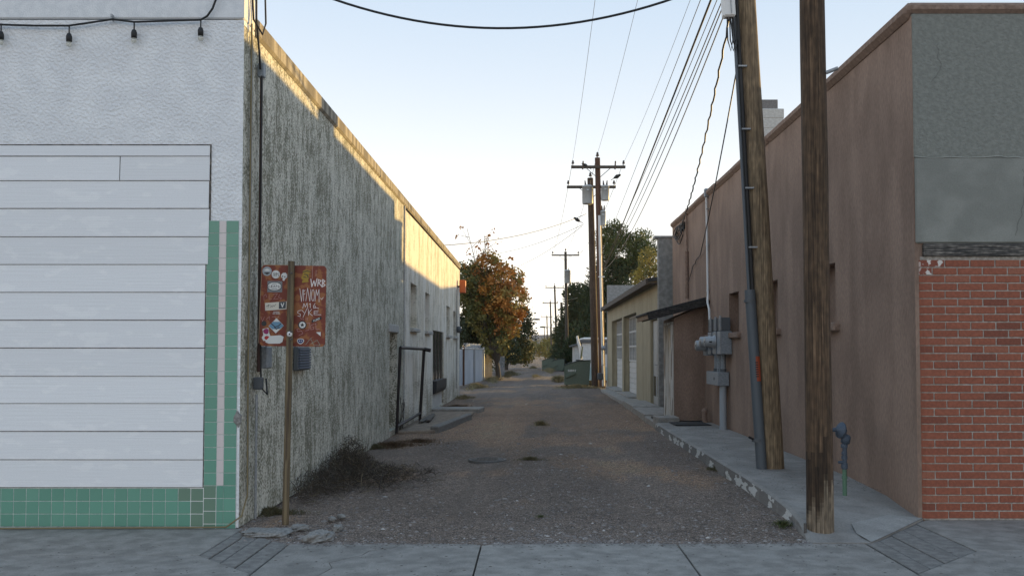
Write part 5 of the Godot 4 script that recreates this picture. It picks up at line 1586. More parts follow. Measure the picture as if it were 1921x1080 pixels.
# ---------- small things by the storefront ----------
func rock_mesh(size: Vector3, sd: int, flat: bool) -> SurfaceTool:
	var n := FastNoiseLite.new()
	n.seed = sd; n.frequency = 1.1
	var st := mb()
	var rows := 11
	var cols := 22
	var g := []
	for i in rows + 1:
		var row := []
		var ph := PI * i / rows
		for k in cols:
			var th := TAU * k / cols
			var d := Vector3(sin(ph) * cos(th), cos(ph), sin(ph) * sin(th))
			if flat: d = Vector3(signf(d.x) * pow(absf(d.x), 0.7), clampf(d.y * 1.8, -1, 1), signf(d.z) * pow(absf(d.z), 0.7))
			var r := 1.0 + 0.42 * n.get_noise_3d(d.x * 1.3, d.y * 1.3, d.z * 1.3) + 0.16 * n.get_noise_3d(d.x * 5.0, d.y * 5.0, d.z * 5.0)
			row.append(Vector3(d.x * size.x, d.y * size.y, d.z * size.z) * r)
		g.append(row)
	for i in rows:
		for k in cols:
			var k2 := (k + 1) % cols
			face(st, [g[i][k], g[i][k2], g[i + 1][k2]], Vector3.ZERO)
			face(st, [g[i][k], g[i + 1][k2], g[i + 1][k]], Vector3.ZERO)
	return st
func build_left_details() -> void:
	# riser conduit with boxes
	var x := XL + 0.045
	var r := thing("conduit_riser", "rusty conduit with grey boxes running up the mossy wall corner", "conduit", Vector3(XL, 1.0, -8.15))
	var o := -r.position
	tubep("pipe", [Vector3(x, 1.32, -8.17) + o, Vector3(x, 4.02, -8.17) + o], 0.014, plain(Color(0.07, 0.035, 0.028), 0.7), r, 8)
	tubep("pipe", [Vector3(x, 0.02, -8.12) + o, Vector3(x, 1.12, -8.12) + o], 0.012, M.galv, r, 8)
	boxp("junction_box", Vector3(x, 4.06, -8.17) + o, Vector3(0.06, 0.13, 0.06), M.box_grey, r, 0.008)
	boxp("meter_box", Vector3(x + 0.01, 1.45, -8.33) + o, Vector3(0.09, 0.20, 0.15), M.box_grey, r, 0.01)
	boxp("switch_box", Vector3(x + 0.01, 1.22, -8.14) + o, Vector3(0.075, 0.11, 0.075), M.box_dark, r, 0.008)
	tubep("black_cable", [Vector3(x - 0.02, 4.9, -8.05) + o, Vector3(x - 0.01, 4.5, -8.03) + o, Vector3(x + 0.01, 4.2, -8.06) + o, Vector3(x + 0.0, 4.06, -8.13) + o], 0.010, M.black, r, 6)
	tubep("black_cable", [Vector3(x + 0.015, 4.0, -8.13) + o, Vector3(x + 0.02, 2.6, -8.12) + o, Vector3(x + 0.025, 1.6, -8.14) + o, Vector3(x + 0.04, 1.18, -8.12) + o, Vector3(x + 0.09, 1.12, -8.14) + o, Vector3(x + 0.06, 1.26, -8.2) + o], 0.008, M.black, r, 6)
	tubep("hanging_cable", [Vector3(x - 0.03, 4.9, -7.93) + o, Vector3(x - 0.01, 4.45, -7.95) + o, Vector3(x + 0.05, 4.34, -8.02) + o, Vector3(x + 0.07, 4.45, -8.05) + o, Vector3(x + 0.04, 4.9, -8.1) + o], 0.009, M.black, r, 6)
	# wall vent
	var v := thing("wall_vent", "blue grey louvered vent set in mossy wall behind the sign", "vent", Vector3(XL + 0.03, 1.43, -9.75))
	boxp("frame", Vector3.ZERO, Vector3(0.05, 0.25, 0.5), M.box_dark, v, 0.006)
	for k in 8: boxp("louver", Vector3(0.03, -0.1 + 0.028 * k, 0), Vector3(0.03, 0.02, 0.46), plain(Color(0.10, 0.12, 0.16), 0.6), v, 0.003)
	# leaning black gate frame
	var gt := thing("gate_frame", "empty black steel gate frame standing beside mossy wall", "gate", Vector3(-2.42, 0.03, -16.1))
	o = -gt.position
	var a0 := Vector3(-2.42, 0.06, -16.1); var a1 := Vector3(-2.36, 1.58, -16.1)
	var b0 := Vector3(-2.395, 0.02, -19.2); var b1 := Vector3(-2.31, 1.56, -19.2)
	tubep("post", [a0 + o, a1 + o], 0.026, M.black_steel, gt, 4)
	tubep("post", [b0 + o, b1 + o], 0.032, M.black_steel, gt, 4)
	tubep("top_bar", [a1 + o, b1 + o], 0.03, M.black_steel, gt, 4)
	tubep("bottom_bar", [a0.lerp(a1, 0.08) + o, b0.lerp(b1, 0.12) + o], 0.03, M.black_steel, gt, 4)
	tubep("hinge_arm", [b1 + o, b1 + o + Vector3(0.14, -0.03, 0)], 0.045, M.black_steel, gt, 6)
	# timber offcuts behind the gate
	for k in 2:
		var c := on_y(800 - 12 * k, 783 + 3 * k, 0.06)
		var bd := boxp("timber_board", Vector3(-2.28 + 0.08 * k, 0.085 + 0.012 * k, -19.4 - 0.15 * k), Vector3(0.09, 0.03, 1.9), M.fence_wood, self, 0.004, Basis(Vector3.UP, 0.05 * k))
		tag(bd, ["weathered board lying along the wall by the gate frame", "second weathered board lying askew over the first by the wall"][k], "board", "boards beside the gate frame")
	# rubble
	var rocks := [[500, 1000, Vector3(0.20, 0.024, 0.12), true, "flat broken concrete slab at the sign post's foot"], [562, 990, Vector3(0.075, 0.022, 0.05), true, "small flat concrete chip beside the sign post"], [598, 1008, Vector3(0.15, 0.055, 0.10), false, "pale lumpy concrete chunk at the sidewalk edge"], [634, 990, Vector3(0.06, 0.022, 0.04), true, "grey stone shard past the concrete chunk"], [622, 973, Vector3(0.045, 0.02, 0.035), false, "small grey pebble heap behind the concrete chunk"], [640, 969, Vector3(0.05, 0.022, 0.035), false, "pale round stone behind the concrete chunk"]]
	for i in rocks.size():
		var q = rocks[i]
		var p := on_y(q[0], q[1], 0.01)
		var st := rock_mesh(q[2], 11 + i, q[3])
		tag(put("concrete_rubble", st, M.rubble, null, Vector3(p.x, 0.012, p.z), Basis(Vector3.UP, 0.5 * i)), q[4], "rubble", "broken concrete by the sign")
	# manhole
	var mp := on_y(914, 860, 0.0)
	var mh := thing("manhole_cover", "round iron manhole cover set in the gravel", "manhole cover", Vector3(mp.x, -0.022, mp.z))
	var ms := mb(true)
	lathe(ms, Vector3.ZERO, [[0.27, -0.08], [0.27, 0.012], [0.235, 0.016], [0.23, 0.008]], 30)
	put("ring", ms, M.iron, mh)
	ms = mb(true)
	lathe(ms, Vector3.ZERO, [[0.226, 0.0], [0.226, 0.012], [0.0, 0.012]], 30)
	put("lid", ms, M.iron, mh)
	for k in 5: boxp("rib", Vector3(0, 0.015, -0.16 + 0.08 * k), Vector3(0.3, 0.008, 0.022), M.iron, mh)
	# yellow hose along the tile foot
	tag(tubep("garden_hose", [Vector3(-4.6, 0.012, -7.70), Vector3(-3.6, 0.014, -7.72), Vector3(-2.9, 0.014, -7.73), Vector3(-2.6, 0.02, -7.72), Vector3(-2.49, 0.10, -7.78), Vector3(-2.478, 0.26, -7.9), Vector3(-2.49, 1.2, -7.92), Vector3(-2.49, 2.6, -7.92), Vector3(-2.49, 4.4, -7.92)], 0.0075, plain(Color(0.19, 0.15, 0.075), 0.7), self, 7), "thin tan cable along the tile foot turning up the wall corner", "cable")
	# orange box on the far corner of the storefront
	var oc := on_z(866.5, 537.5, 30.2)
	var ob := thing("orange_box", "orange box sign jutting from the storefront's far corner", "sign", Vector3(XL, oc.y - 0.2, -30.2))
	boxp("cabinet", Vector3(0.17, 0.2, 0), Vector3(0.20, 0.42, 0.34), M.orange, ob, 0.015)
	boxp("bracket", Vector3(0.035, 0.2, 0), Vector3(0.07, 0.06, 0.06), M.black, ob)
	# meter on far wall end
	var fm := on_x(854, 618, XL)
	var wm := thing("wall_meter", "small dark meter on pipe at the storefront's far wall end", "meter", fm + Vector3(0.02, 0, 0))
	tubep("pipe", [Vector3(0.03, -1.9, 0), Vector3(0.03, 1.3, 0)], 0.03, M.pale_trim, wm, 6)
	var wl := mb(true)
	lathe(wl, Vector3(0.03, 0, 0), [[0.0, 0.0], [0.1, 0.0], [0.11, 0.1], [0.08, 0.14], [0.0, 0.15]], 12, Basis(Vector3.BACK, -PI / 2))
	put("meter", wl, M.box_dark, wm)

# ---------- small things by the brown building ----------
func build_right_details() -> void:
	var m := thing("meter_bank", "grey electric meter bank with three round meters on brown wall", "meter bank", Vector3(XR, 0.14, -16.4))
	var o := -m.position
	var gut := boxp("gutter_box", Vector3(3.34, 1.025, -16.42) + o, Vector3(0.20, 0.24, 1.05), M.box_grey, m, 0.008)
	boxp("screw_plate", Vector3(-0.103, 0.0, 0.2), Vector3(0.006, 0.05, 0.08), M.box_dark, gut)
	tubep("riser_pipe", [Vector3(3.35, 0.10, -16.0) + o, Vector3(3.35, 0.91, -16.0) + o], 0.062, M.pvc, m, 16)
	tubep("collar", [Vector3(3.35, 0.12, -16.0) + o, Vector3(3.35, 0.18, -16.0) + o], 0.07, M.pvc, m, 16)
	tubep("riser_pipe", [Vector3(3.39, 0.10, -16.22) + o, Vector3(3.39, 0.91, -16.22) + o], 0.028, M.box_dark, m, 10)
	for k in 3:
		tubep("nipple", [Vector3(3.36, 1.14, -16.0 - 0.30 * k) + o, Vector3(3.36, 1.46, -16.0 - 0.30 * k) + o], 0.042 if k != 1 else 0.055, M.box_grey, m, 12)
		tubep("locknut", [Vector3(3.36, 1.14, -16.0 - 0.30 * k) + o, Vector3(3.36, 1.20, -16.0 - 0.30 * k) + o], 0.056, M.box_dark, m, 8)
	for k in 4:
		var z := -15.82 - 0.45 * k
		var big := boxp("meter_socket", Vector3(3.345 + (0.0 if k == 0 else 0.01), 1.66 if k < 3 else 1.6, z) + o, Vector3(0.20, 0.40 if k < 3 else 0.34, 0.30), M.box_grey, m, 0.008)
		if k < 3:
			boxp("bright_edge", Vector3(-0.102, 0, 0.145), Vector3(0.008, 0.39, 0.02), M.galv, big)
			if k < 3: boxp("disconnect_box", Vector3(0.0, 0.325, -0.03), Vector3(0.17, 0.23, 0.27), M.box_dark, big, 0.006)
			if k < 3: boxp("bright_strap", Vector3(-0.09, 0.34, 0.09), Vector3(0.03, 0.26, 0.05), M.galv, big, 0.004)
		if k > 0:
			var ls := mb(true)
			lathe(ls, Vector3.ZERO, [[0.0, 0.19], [0.085, 0.19], [0.1, 0.17], [0.1, 0.03], [0.12, 0.025], [0.12, 0.0]], 18, Basis(Vector3.BACK, PI / 2))
			var mt := put("meter", ls, M.galv, big, Vector3(-0.1, 0.02, 0.08))
			boxp("dial", Vector3(-0.188, 0, 0.03), Vector3(0.008, 0.03, 0.06), M.black, mt)
			boxp("dial", Vector3(-0.10, 0.0, 0.099), Vector3(0.05, 0.025, 0.008), M.black, mt)
	var yl := plain(Color(0.42, 0.38, 0.04), 0.6)
	var ns := thing("number_tag", "yellow painted number on near side of grey meter bank", "marking", Vector3(3.35, 1.76, -15.69))
	lettering(ns, "126", Vector3(0, 0, 0.0), 0.07, yl)
	# white conduit from the meters to above the parapet
	var wc := thing("white_conduit", "white conduit from the meter bank up past brown parapet", "conduit", Vector3(XR, 2.05, -17.4))
	o = -wc.position
	tubep("pipe", [Vector3(3.37, 2.02, -17.25) + o, Vector3(3.37, 2.32, -17.3) + o, Vector3(3.38, 2.45, -17.5) + o, Vector3(3.41, 2.62, -17.62) + o, Vector3(3.41, 4.55, -17.7) + o], 0.022, M.pvc_white, wc, 8)
	boxp("weather_head", Vector3(3.41, 4.62, -17.7) + o, Vector3(0.09, 0.17, 0.09), M.box_grey, wc, 0.015)
	for y in [2.7, 3.6, 4.3]: boxp("strap", Vector3(3.42, y, -17.69) + o, Vector3(0.05, 0.02, 0.08), M.galv, wc)
	# tangle of wires and brown mast at the parapet corner
	var tg := thing("wire_tangle", "coiled loose wires hanging at the brown parapet's far corner", "wire", on_x(1277, 430, XR - 0.05))
	for k in 5:
		var pts := []
		var rr := rng.randf_range(0.10, 0.26)
		for j in 15:
			var a := j / 14.0 * TAU * rng.randf_range(0.9, 1.1)
			pts.append(Vector3(-0.02 + 0.02 * sin(a * 2.0 + k), -0.12 + sin(a) * rr * 0.9 + 0.03 * k, -0.25 * k * 0.6 + cos(a) * rr * 2.2))
		tubep("loop", pts, 0.011, M.wire, tg, 5)
	boxp("clamp_board", Vector3(0.02, 0.05, 0.1), Vector3(0.05, 0.16, 0.5), M.board, tg, 0.006)
	var mast := thing("service_mast", "brown painted pipe on stucco wall above the annex roof", "pipe", on_x(1289, 560, XR - 0.04))
	var mb0 := mast.position
	tubep("pipe", [Vector3(0, 0, 0), Vector3(0, 1.05, 0.0)], 0.05, M.brown_cap, mast, 10)
	tubep("thin_pipe", [Vector3(0, 1.0, 0.02), Vector3(0, 2.0, 0.0)], 0.022, M.brown_cap, mast, 8)
	# vent stub and mats
	var vp := thing("vent_stub", "short brown capped pipe beside the annex corner", "pipe", Vector3(3.32, 0.13, -17.55))
	tubep("pipe", [Vector3.ZERO, Vector3(0, 0.22, 0)], 0.05, M.brown_cap, vp, 12)
	tubep("cap", [Vector3(0, 0.21, 0), Vector3(0, 0.26, 0), Vector3(0, 0.29, 0)], [0.06, 0.06, 0.02], M.brown_cap, vp, 12)
	var mt2 := thing("door_mat", "black rubber mat lying on the walkway before the annex", "mat", Vector3(2.96, 0.142, -17.15))
	boxp("pad", Vector3(0, 0.006, 0), Vector3(0.66, 0.012, 0.75), M.mat_black, mt2, 0.004, Basis(Vector3.UP, 0.04))
	boxp("border", Vector3(0, 0.015, 0.34), Vector3(0.64, 0.006, 0.03), M.mat_black, mt2)
	mt2 = thing("door_mat", "small dark iron scraper by the annex door", "mat", Vector3(2.66, 0.102, -19.0))
	for k in 5: boxp("bar", Vector3(-0.14 + 0.07 * k, 0.02, 0), Vector3(0.03, 0.04, 0.5), M.black, mt2)
	# gas riser with regulator
	var g := thing("gas_riser", "green gas pipe with blue grey regulator standing on the walkway", "pipe", Vector3(3.03, 0.10, -8.85))
	tubep("pipe", [Vector3(0, -0.05, 0), Vector3(0, 0.27, 0)], 0.021, M.gas_green, g, 12)
	tubep("coupling", [Vector3(0, 0.17, 0), Vector3(0, 0.20, 0)], 0.026, M.gas_green, g, 10)
	tubep("upper_pipe", [Vector3(0, 0.26, 0), Vector3(0.005, 0.52, 0)], 0.022, M.gas_blue, g, 12)
	for q in [[0.27, 0.033, 0.05], [0.36, 0.03, 0.03], [0.40, 0.028, 0.03], [0.47, 0.034, 0.035]]:
		tubep("union", [Vector3(0, q[0], 0), Vector3(0, q[0] + q[2], 0)], q[1], M.gas_blue, g, 8)
	tubep("valve", [Vector3(-0.06, 0.33, 0.01), Vector3(-0.005, 0.33, 0.0)], 0.014, M.gas_blue, g, 8)
	var rs := mb(true)
	lathe(rs, Vector3.ZERO, [[0.0, -0.045], [0.03, -0.045], [0.045, -0.03], [0.045, 0.03], [0.03, 0.045], [0.0, 0.045]], 14, Basis(Vector3.RIGHT, 0.4))
	put("elbow", rs, M.gas_blue, g, Vector3(0.015, 0.55, 0))
	rs = mb(true)
	lathe(rs, Vector3.ZERO, [[0.0, -0.05], [0.03, -0.05], [0.035, -0.02], [0.075, -0.012], [0.082, 0.0], [0.075, 0.012], [0.04, 0.03], [0.025, 0.05], [0.0, 0.05]], 18, Basis(Vector3.BACK, PI / 2 - 0.25) * Basis(Vector3.RIGHT, 0.25))
	var reg := put("regulator", rs, M.gas_blue, g, Vector3(-0.035, 0.64, 0.01))
	tubep("vent_neck", [Vector3(-0.03, 0.01, 0.0), Vector3(-0.13, 0.0, 0.03)], 0.02, M.gas_blue, reg, 10)
	tubep("link", [Vector3(0.02, -0.02, 0), Vector3(0.05, -0.09, -0.01)], 0.03, M.gas_blue, reg, 8)

# ---------- far things ----------
func dumpster(label: String, at: Vector3, w: float, dep: float, h: float, turn: float, digits: bool) -> void:
	var d := thing("dumpster", label, "dumpster", at, "green dumpsters along the alley", turn)
	# side profile in x (front slopes), extruded along z
	var prof := [Vector2(-w / 2, 0.05), Vector2(w * 0.46, 0.05), Vector2(w / 2 + 0.04, h * 0.99), Vector2(w * 0.08, h * 0.97), Vector2(-w * 0.28, h * 0.88), Vector2(-w / 2, h * 0.80)]
	var st := mb()
	var c := Vector3(0, h * 0.4, 0)
	var f := []
	var b := []
	for p in prof:
		f.append(Vector3(p.x, p.y, dep / 2)); b.append(Vector3(p.x, p.y, -dep / 2))
	face(st, f, c); face(st, b, c)
	for i in prof.size():
		var j := (i + 1) % prof.size()
		if i in [2, 3, 4]: continue
		face(st, [f[i], f[j], b[j], b[i]], c)
	put("body", st, M.dumpster, d)
	for i in [2, 3, 4]:
		var mid: Vector2 = (prof[i] + prof[i + 1]) / 2
		var dir: Vector2 = prof[i] - prof[i + 1]
		boxp("lid", Vector3(mid.x, mid.y + 0.02, 0), Vector3(dir.length() + 0.03, 0.035, dep + 0.06), M.dumpster_lid, d, 0.008, Basis(Vector3.BACK, atan2(dir.y, dir.x)))
	var pk := boxp("fork_pocket", Vector3(-w * 0.26, h * 0.44, dep / 2 + 0.03), Vector3(w * 0.42, 0.13, 0.07), M.dumpster, d, 0.01, Basis(Vector3.BACK, 0.42))
	for s in [-1, 1]: boxp("rib", Vector3(w * 0.30 * s + w * 0.1, h * 0.45, -dep / 2 - 0.02), Vector3(0.06, h * 0.7, 0.04), M.dumpster, d, 0.006)
	for s in [-1, 1]:
		for e in [-1, 1]:
			tubep("caster", [Vector3(w * 0.4 * s, 0.05, (dep / 2 - 0.12) * e - 0.03), Vector3(w * 0.4 * s, 0.05, (dep / 2 - 0.12) * e + 0.03)], 0.05, M.black, d, 8)
	boxp("rim", Vector3(w / 2 + 0.02, h * 0.94, 0), Vector3(0.06, 0.08, dep + 0.08), M.dumpster, d, 0.01)
	boxp("hinge_bar", Vector3(w * 0.1, h * 1.01, dep / 2), Vector3(w * 0.3, 0.05, 0.06), M.dumpster_lid, d, 0.01)
	if digits: lettering(d, "50912", Vector3(-w * 0.20, h * 0.60, dep / 2 + 0.01), 0.10, M.white)
func build_far_details() -> void:
	var dp := on_y(1083, 722.5, 0.0)
	dumpster("large green dumpster with sloped lid and white numbers by tall poles", dp, 1.13, 1.5, 1.12, -0.06, true)
	var k := 0
	for q in [[1048.0, 696.0, "dark green dumpster just behind the large one"], [1030.0, 694.0, "green dumpster at the gravel's edge farther down the alley"], [1040.0, 684.0, "tiny green dumpster under the distant yellow bushes"]]:
		var p := on_y(q[0], q[1], 0.0)
		dumpster(q[2], p, 0.95, 1.3, 0.95, -0.1 - 0.1 * k, false)
		k += 1
	# white bent post sticking up behind the dumpster
	var bp := on_z(1088, 690, 43.5)
	var tr := thing("bent_limb", "white bent dead limb sticking up behind the large green dumpster", "limb", Vector3(bp.x, 0, -43.5))
	var bo := -tr.position
	tubep("limb", [Vector3(0, 0, 0), on_z(1090, 670, 43.5) + bo, on_z(1088.5, 653, 43.5) + bo, on_z(1085, 641, 43.5) + bo, on_z(1082.5, 630, 43.5) + bo], [0.06, 0.06, 0.075, 0.06, 0.05], M.white, tr, 8)
	tubep("branch", [on_z(1090, 672, 43.4) + bo, on_z(1093, 650, 43.4) + bo], [0.05, 0.03], plain(Color(0.12, 0.13, 0.06)), tr, 6)
	# mobile home
	var t := thing("mobile_home", "white mobile home with dark roof edge behind the dumpster", "mobile home", Vector3(2.5, 0, -48.0))
	boxp("body", Vector3(2.2, 1.05, -2.0), Vector3(4.2, 2.0, 4.0), M.trailer, t, 0.02)
	boxp("porch_wall", Vector3(0.0, 0.95, -1.6), Vector3(0.6, 1.8, 2.0), M.trailer, t, 0.01)
	boxp("skirting", Vector3(2.2, 0.35, 0.012), Vector3(4.1, 0.7, 0.02), M.trailer_blue, t)
	boxp("roof_edge", Vector3(2.2, 2.06, -2.0), Vector3(4.4, 0.16, 4.2), M.box_dark, t, 0.01)
	boxp("roof", Vector3(2.2, 2.2, -2.0), Vector3(4.1, 0.14, 4.0), M.white, t, 0.05)
	boxp("porch_roof", Vector3(-0.05, 1.92, -1.5), Vector3(0.9, 0.08, 2.2), M.box_dark, t, 0.01, Basis(Vector3.BACK, 0.28))
	boxp("window", Vector3(3.2, 1.3, 0.012), Vector3(0.8, 0.6, 0.03), M.dark_glass, t)
	# meter and pipes at the garage's far corner
	var g := thing("gas_meter", "grey gas meter on pipes at the foot of the reddish pole", "meter", Vector3(2.83, 0.02, -38.2))
	boxp("meter", Vector3(0, 0.45, 0), Vector3(0.24, 0.30, 0.2), M.box_dark, g, 0.04)
	tubep("inlet", [Vector3(-0.16, -0.05, 0), Vector3(-0.16, 0.78, 0), Vector3(0.0, 0.80, 0), Vector3(0.0, 0.58, 0)], 0.022, M.black, g, 7)
	tubep("outlet", [Vector3(0.08, 0.58, 0), Vector3(0.08, 0.9, 0), Vector3(0.16, 0.95, 0)], 0.022, M.galv, g, 7)
	g = thing("electric_meter", "grey electric box and conduit on the tan garage's far corner", "meter", Vector3(3.1, 0.05, -38.75))
	boxp("box", Vector3(0.1, 1.6, 0), Vector3(0.26, 0.5, 0.2), M.box_grey, g, 0.02)
	tubep("pipe", [Vector3(0.1, 0, 0), Vector3(0.1, 1.4, 0)], 0.04, M.pvc, g, 8)
	tubep("pipe", [Vector3(0.16, 1.8, 0), Vector3(0.16, 3.4, 0)], 0.03, M.pvc, g, 8)
	var ls := mb(true)
	lathe(ls, Vector3.ZERO, [[0.0, 0.16], [0.09, 0.15], [0.1, 0.0]], 12, Basis(Vector3.BACK, PI / 2))
	put("dial", ls, M.galv, g, Vector3(-0.03, 1.62, 0))
	# metal fence past the storefront
	var f0 := Vector3(-3.45, 0, -37.5)
	var f1 := Vector3(-2.62, 0, -47.0)
	var f := thing("metal_fence", "pale blue corrugated metal fence past the storefront", "fence", f0)
	var dir := f1 - f0
	var ang := atan2(-dir.x, -dir.z)
	for i in 10:
		var st := mb()
		var ln := dir.length() / 10.0
		for j in 6:
			var za := -ln / 2 + ln * j / 6.0 + 0.006
			var zb := za + ln / 6.0 - 0.012
			bx(st, Vector3(0.02 if j % 2 else 0.0, 0.82, (za + zb) / 2), Vector3(0.02, 1.6, zb - za))
		put("panel", st, M.fence_metal, f, dir * ((i + 0.5) / 10.0), Basis(Vector3.UP, ang))
	for i in 4:
		tubep("post", [dir * (i / 3.0) + Vector3(0.06, -0.1, 0), dir * (i / 3.0) + Vector3(0.06, 1.75, 0)], 0.045, M.pole_red if i == 1 else M.galv, f, 8)
	tubep("top_rail", [dir * 0.3 + Vector3(0.05, 1.66, 0), dir + Vector3(0.05, 1.66, 0)], 0.03, M.pvc_white, f, 6)
	for i in 4:
		var pts := []
		for j in 26: pts.append(dir * (0.35 + 0.5 * j / 25.0) + Vector3(0.05 + 0.12 * cos(j * 1.9 + i), 1.78 + 0.12 * sin(j * 1.9 + i * 1.3), 0))
		tubep("coiled_wire", pts, 0.012, M.galv, f, 4)
	f = thing("board_fence", "dark grey weathered board fence under the olive tree", "fence", Vector3(-2.65, 0, -47.4))
	for i in 12: boxp("board", Vector3(0.03 * i, 0.72 + rng.randf_range(-0.05, 0.05), -0.32 * i), Vector3(0.025, 1.45, 0.29), M.fence_wood, f, 0.004)
	f = thing("metal_fence", "short slate blue metal fence under the autumn tree", "fence", Vector3(-2.15, 0, -53.5))
	for i in 7: boxp("panel", Vector3(0.05 * i, 0.62, -0.72 * i), Vector3(0.03, 1.25, 0.7), M.fence_blue, f, 0.006)
	f = thing("board_fence", "dark plank fence behind the far dumpsters", "fence", Vector3(3.5, 0, -60.0))
	for i in 22: boxp("board", Vector3(-0.01 * i, 0.85 + rng.randf_range(-0.06, 0.06), -0.9 * i), Vector3(0.03, 1.7, 0.86), M.fence_wood, f, 0.004)
	# birds
	for q in [[1098.5, 310.5, 39.05, "small dark bird perched on the reddish pole's crossarm"], [1157.5, 331.0, 38.0, "small dark bird perched on the wire beside the transformers"], [1083.0, 412.0, 40.0, "small dark bird on the line below the big transformer"]]:
		var bd := mb(true)
		lathe(bd, Vector3.ZERO, [[0.0, -0.17], [0.03, -0.14], [0.075, -0.04], [0.085, 0.03], [0.055, 0.09], [0.058, 0.13], [0.035, 0.17], [0.008, 0.185], [0.0, 0.21]], 10, Basis(Vector3.BACK, 1.0 if q[0] < 1150.0 else -1.1))
		bx(bd, Vector3(0.16 if q[0] < 1150.0 else -0.16, -0.10, 0), Vector3(0.2, 0.018, 0.06), 0.0, Basis(Vector3.BACK, -0.5 if q[0] < 1150.0 else 0.5))
		tag(put("bird", bd, M.black, null, on_z(q[0], q[1], q[2])), q[3], "bird", "birds on the wires")

# ---------- weeds and dry brush ----------
func grass_patch(label: String, at: Vector3, rx: float, rz: float, n: int, h: float, cols: Array, group: String, called: String = "weed_patch", y: float = -0.01) -> void:
	var v := PackedVector3Array()
	var nn := PackedVector3Array()
	var c := PackedColorArray()
	for i in n:
		var a := rng.randf() * TAU
		var r := absf(rng.randfn(0.0, 0.5)) * (0.7 + 0.5 * sin(a * 3.0 + at.x * 7.0))
		var p := Vector3(cos(a) * r * rx, y, sin(a) * r * rz)
		var lean := Vector3(rng.randf_range(-1, 1), rng.randf_range(0.5, 1.4), rng.randf_range(-1, 1)).normalized()
		var ln := h * rng.randf_range(0.4, 1.1) * (1.2 - r * 0.5)
		var s := lean.cross(Vector3(rng.randf_range(-1, 1), 0.1, rng.randf_range(-1, 1))).normalized() * h * 0.035
		var tip := p + lean * ln + Vector3(lean.x, -0.25, lean.z) * ln * 0.3
		var mid := p + lean * ln * 0.55
		var k := rng.randf_range(0.7, 1.25)
		var b: Color = cols[rng.randi() % cols.size()]
		var col := Color(b.r * k, b.g * k, b.b * k)
		var nm := (tip - p).cross(s).normalized()
		for e in [p - s, p + s, mid + s * 0.8, p - s, mid + s * 0.8, mid - s * 0.8, mid - s * 0.8, mid + s * 0.8, tip]:
			v.append(e); nn.append(nm); c.append(col)
	var arr := []
	arr.resize(Mesh.ARRAY_MAX)
	arr[Mesh.ARRAY_VERTEX] = v; arr[Mesh.ARRAY_NORMAL] = nn; arr[Mesh.ARRAY_COLOR] = c
	var am := ArrayMesh.new()
	am.add_surface_from_arrays(Mesh.PRIMITIVE_TRIANGLES, arr)
	tag(put(called, am, M.leaf, null, at), label, "weeds", group)
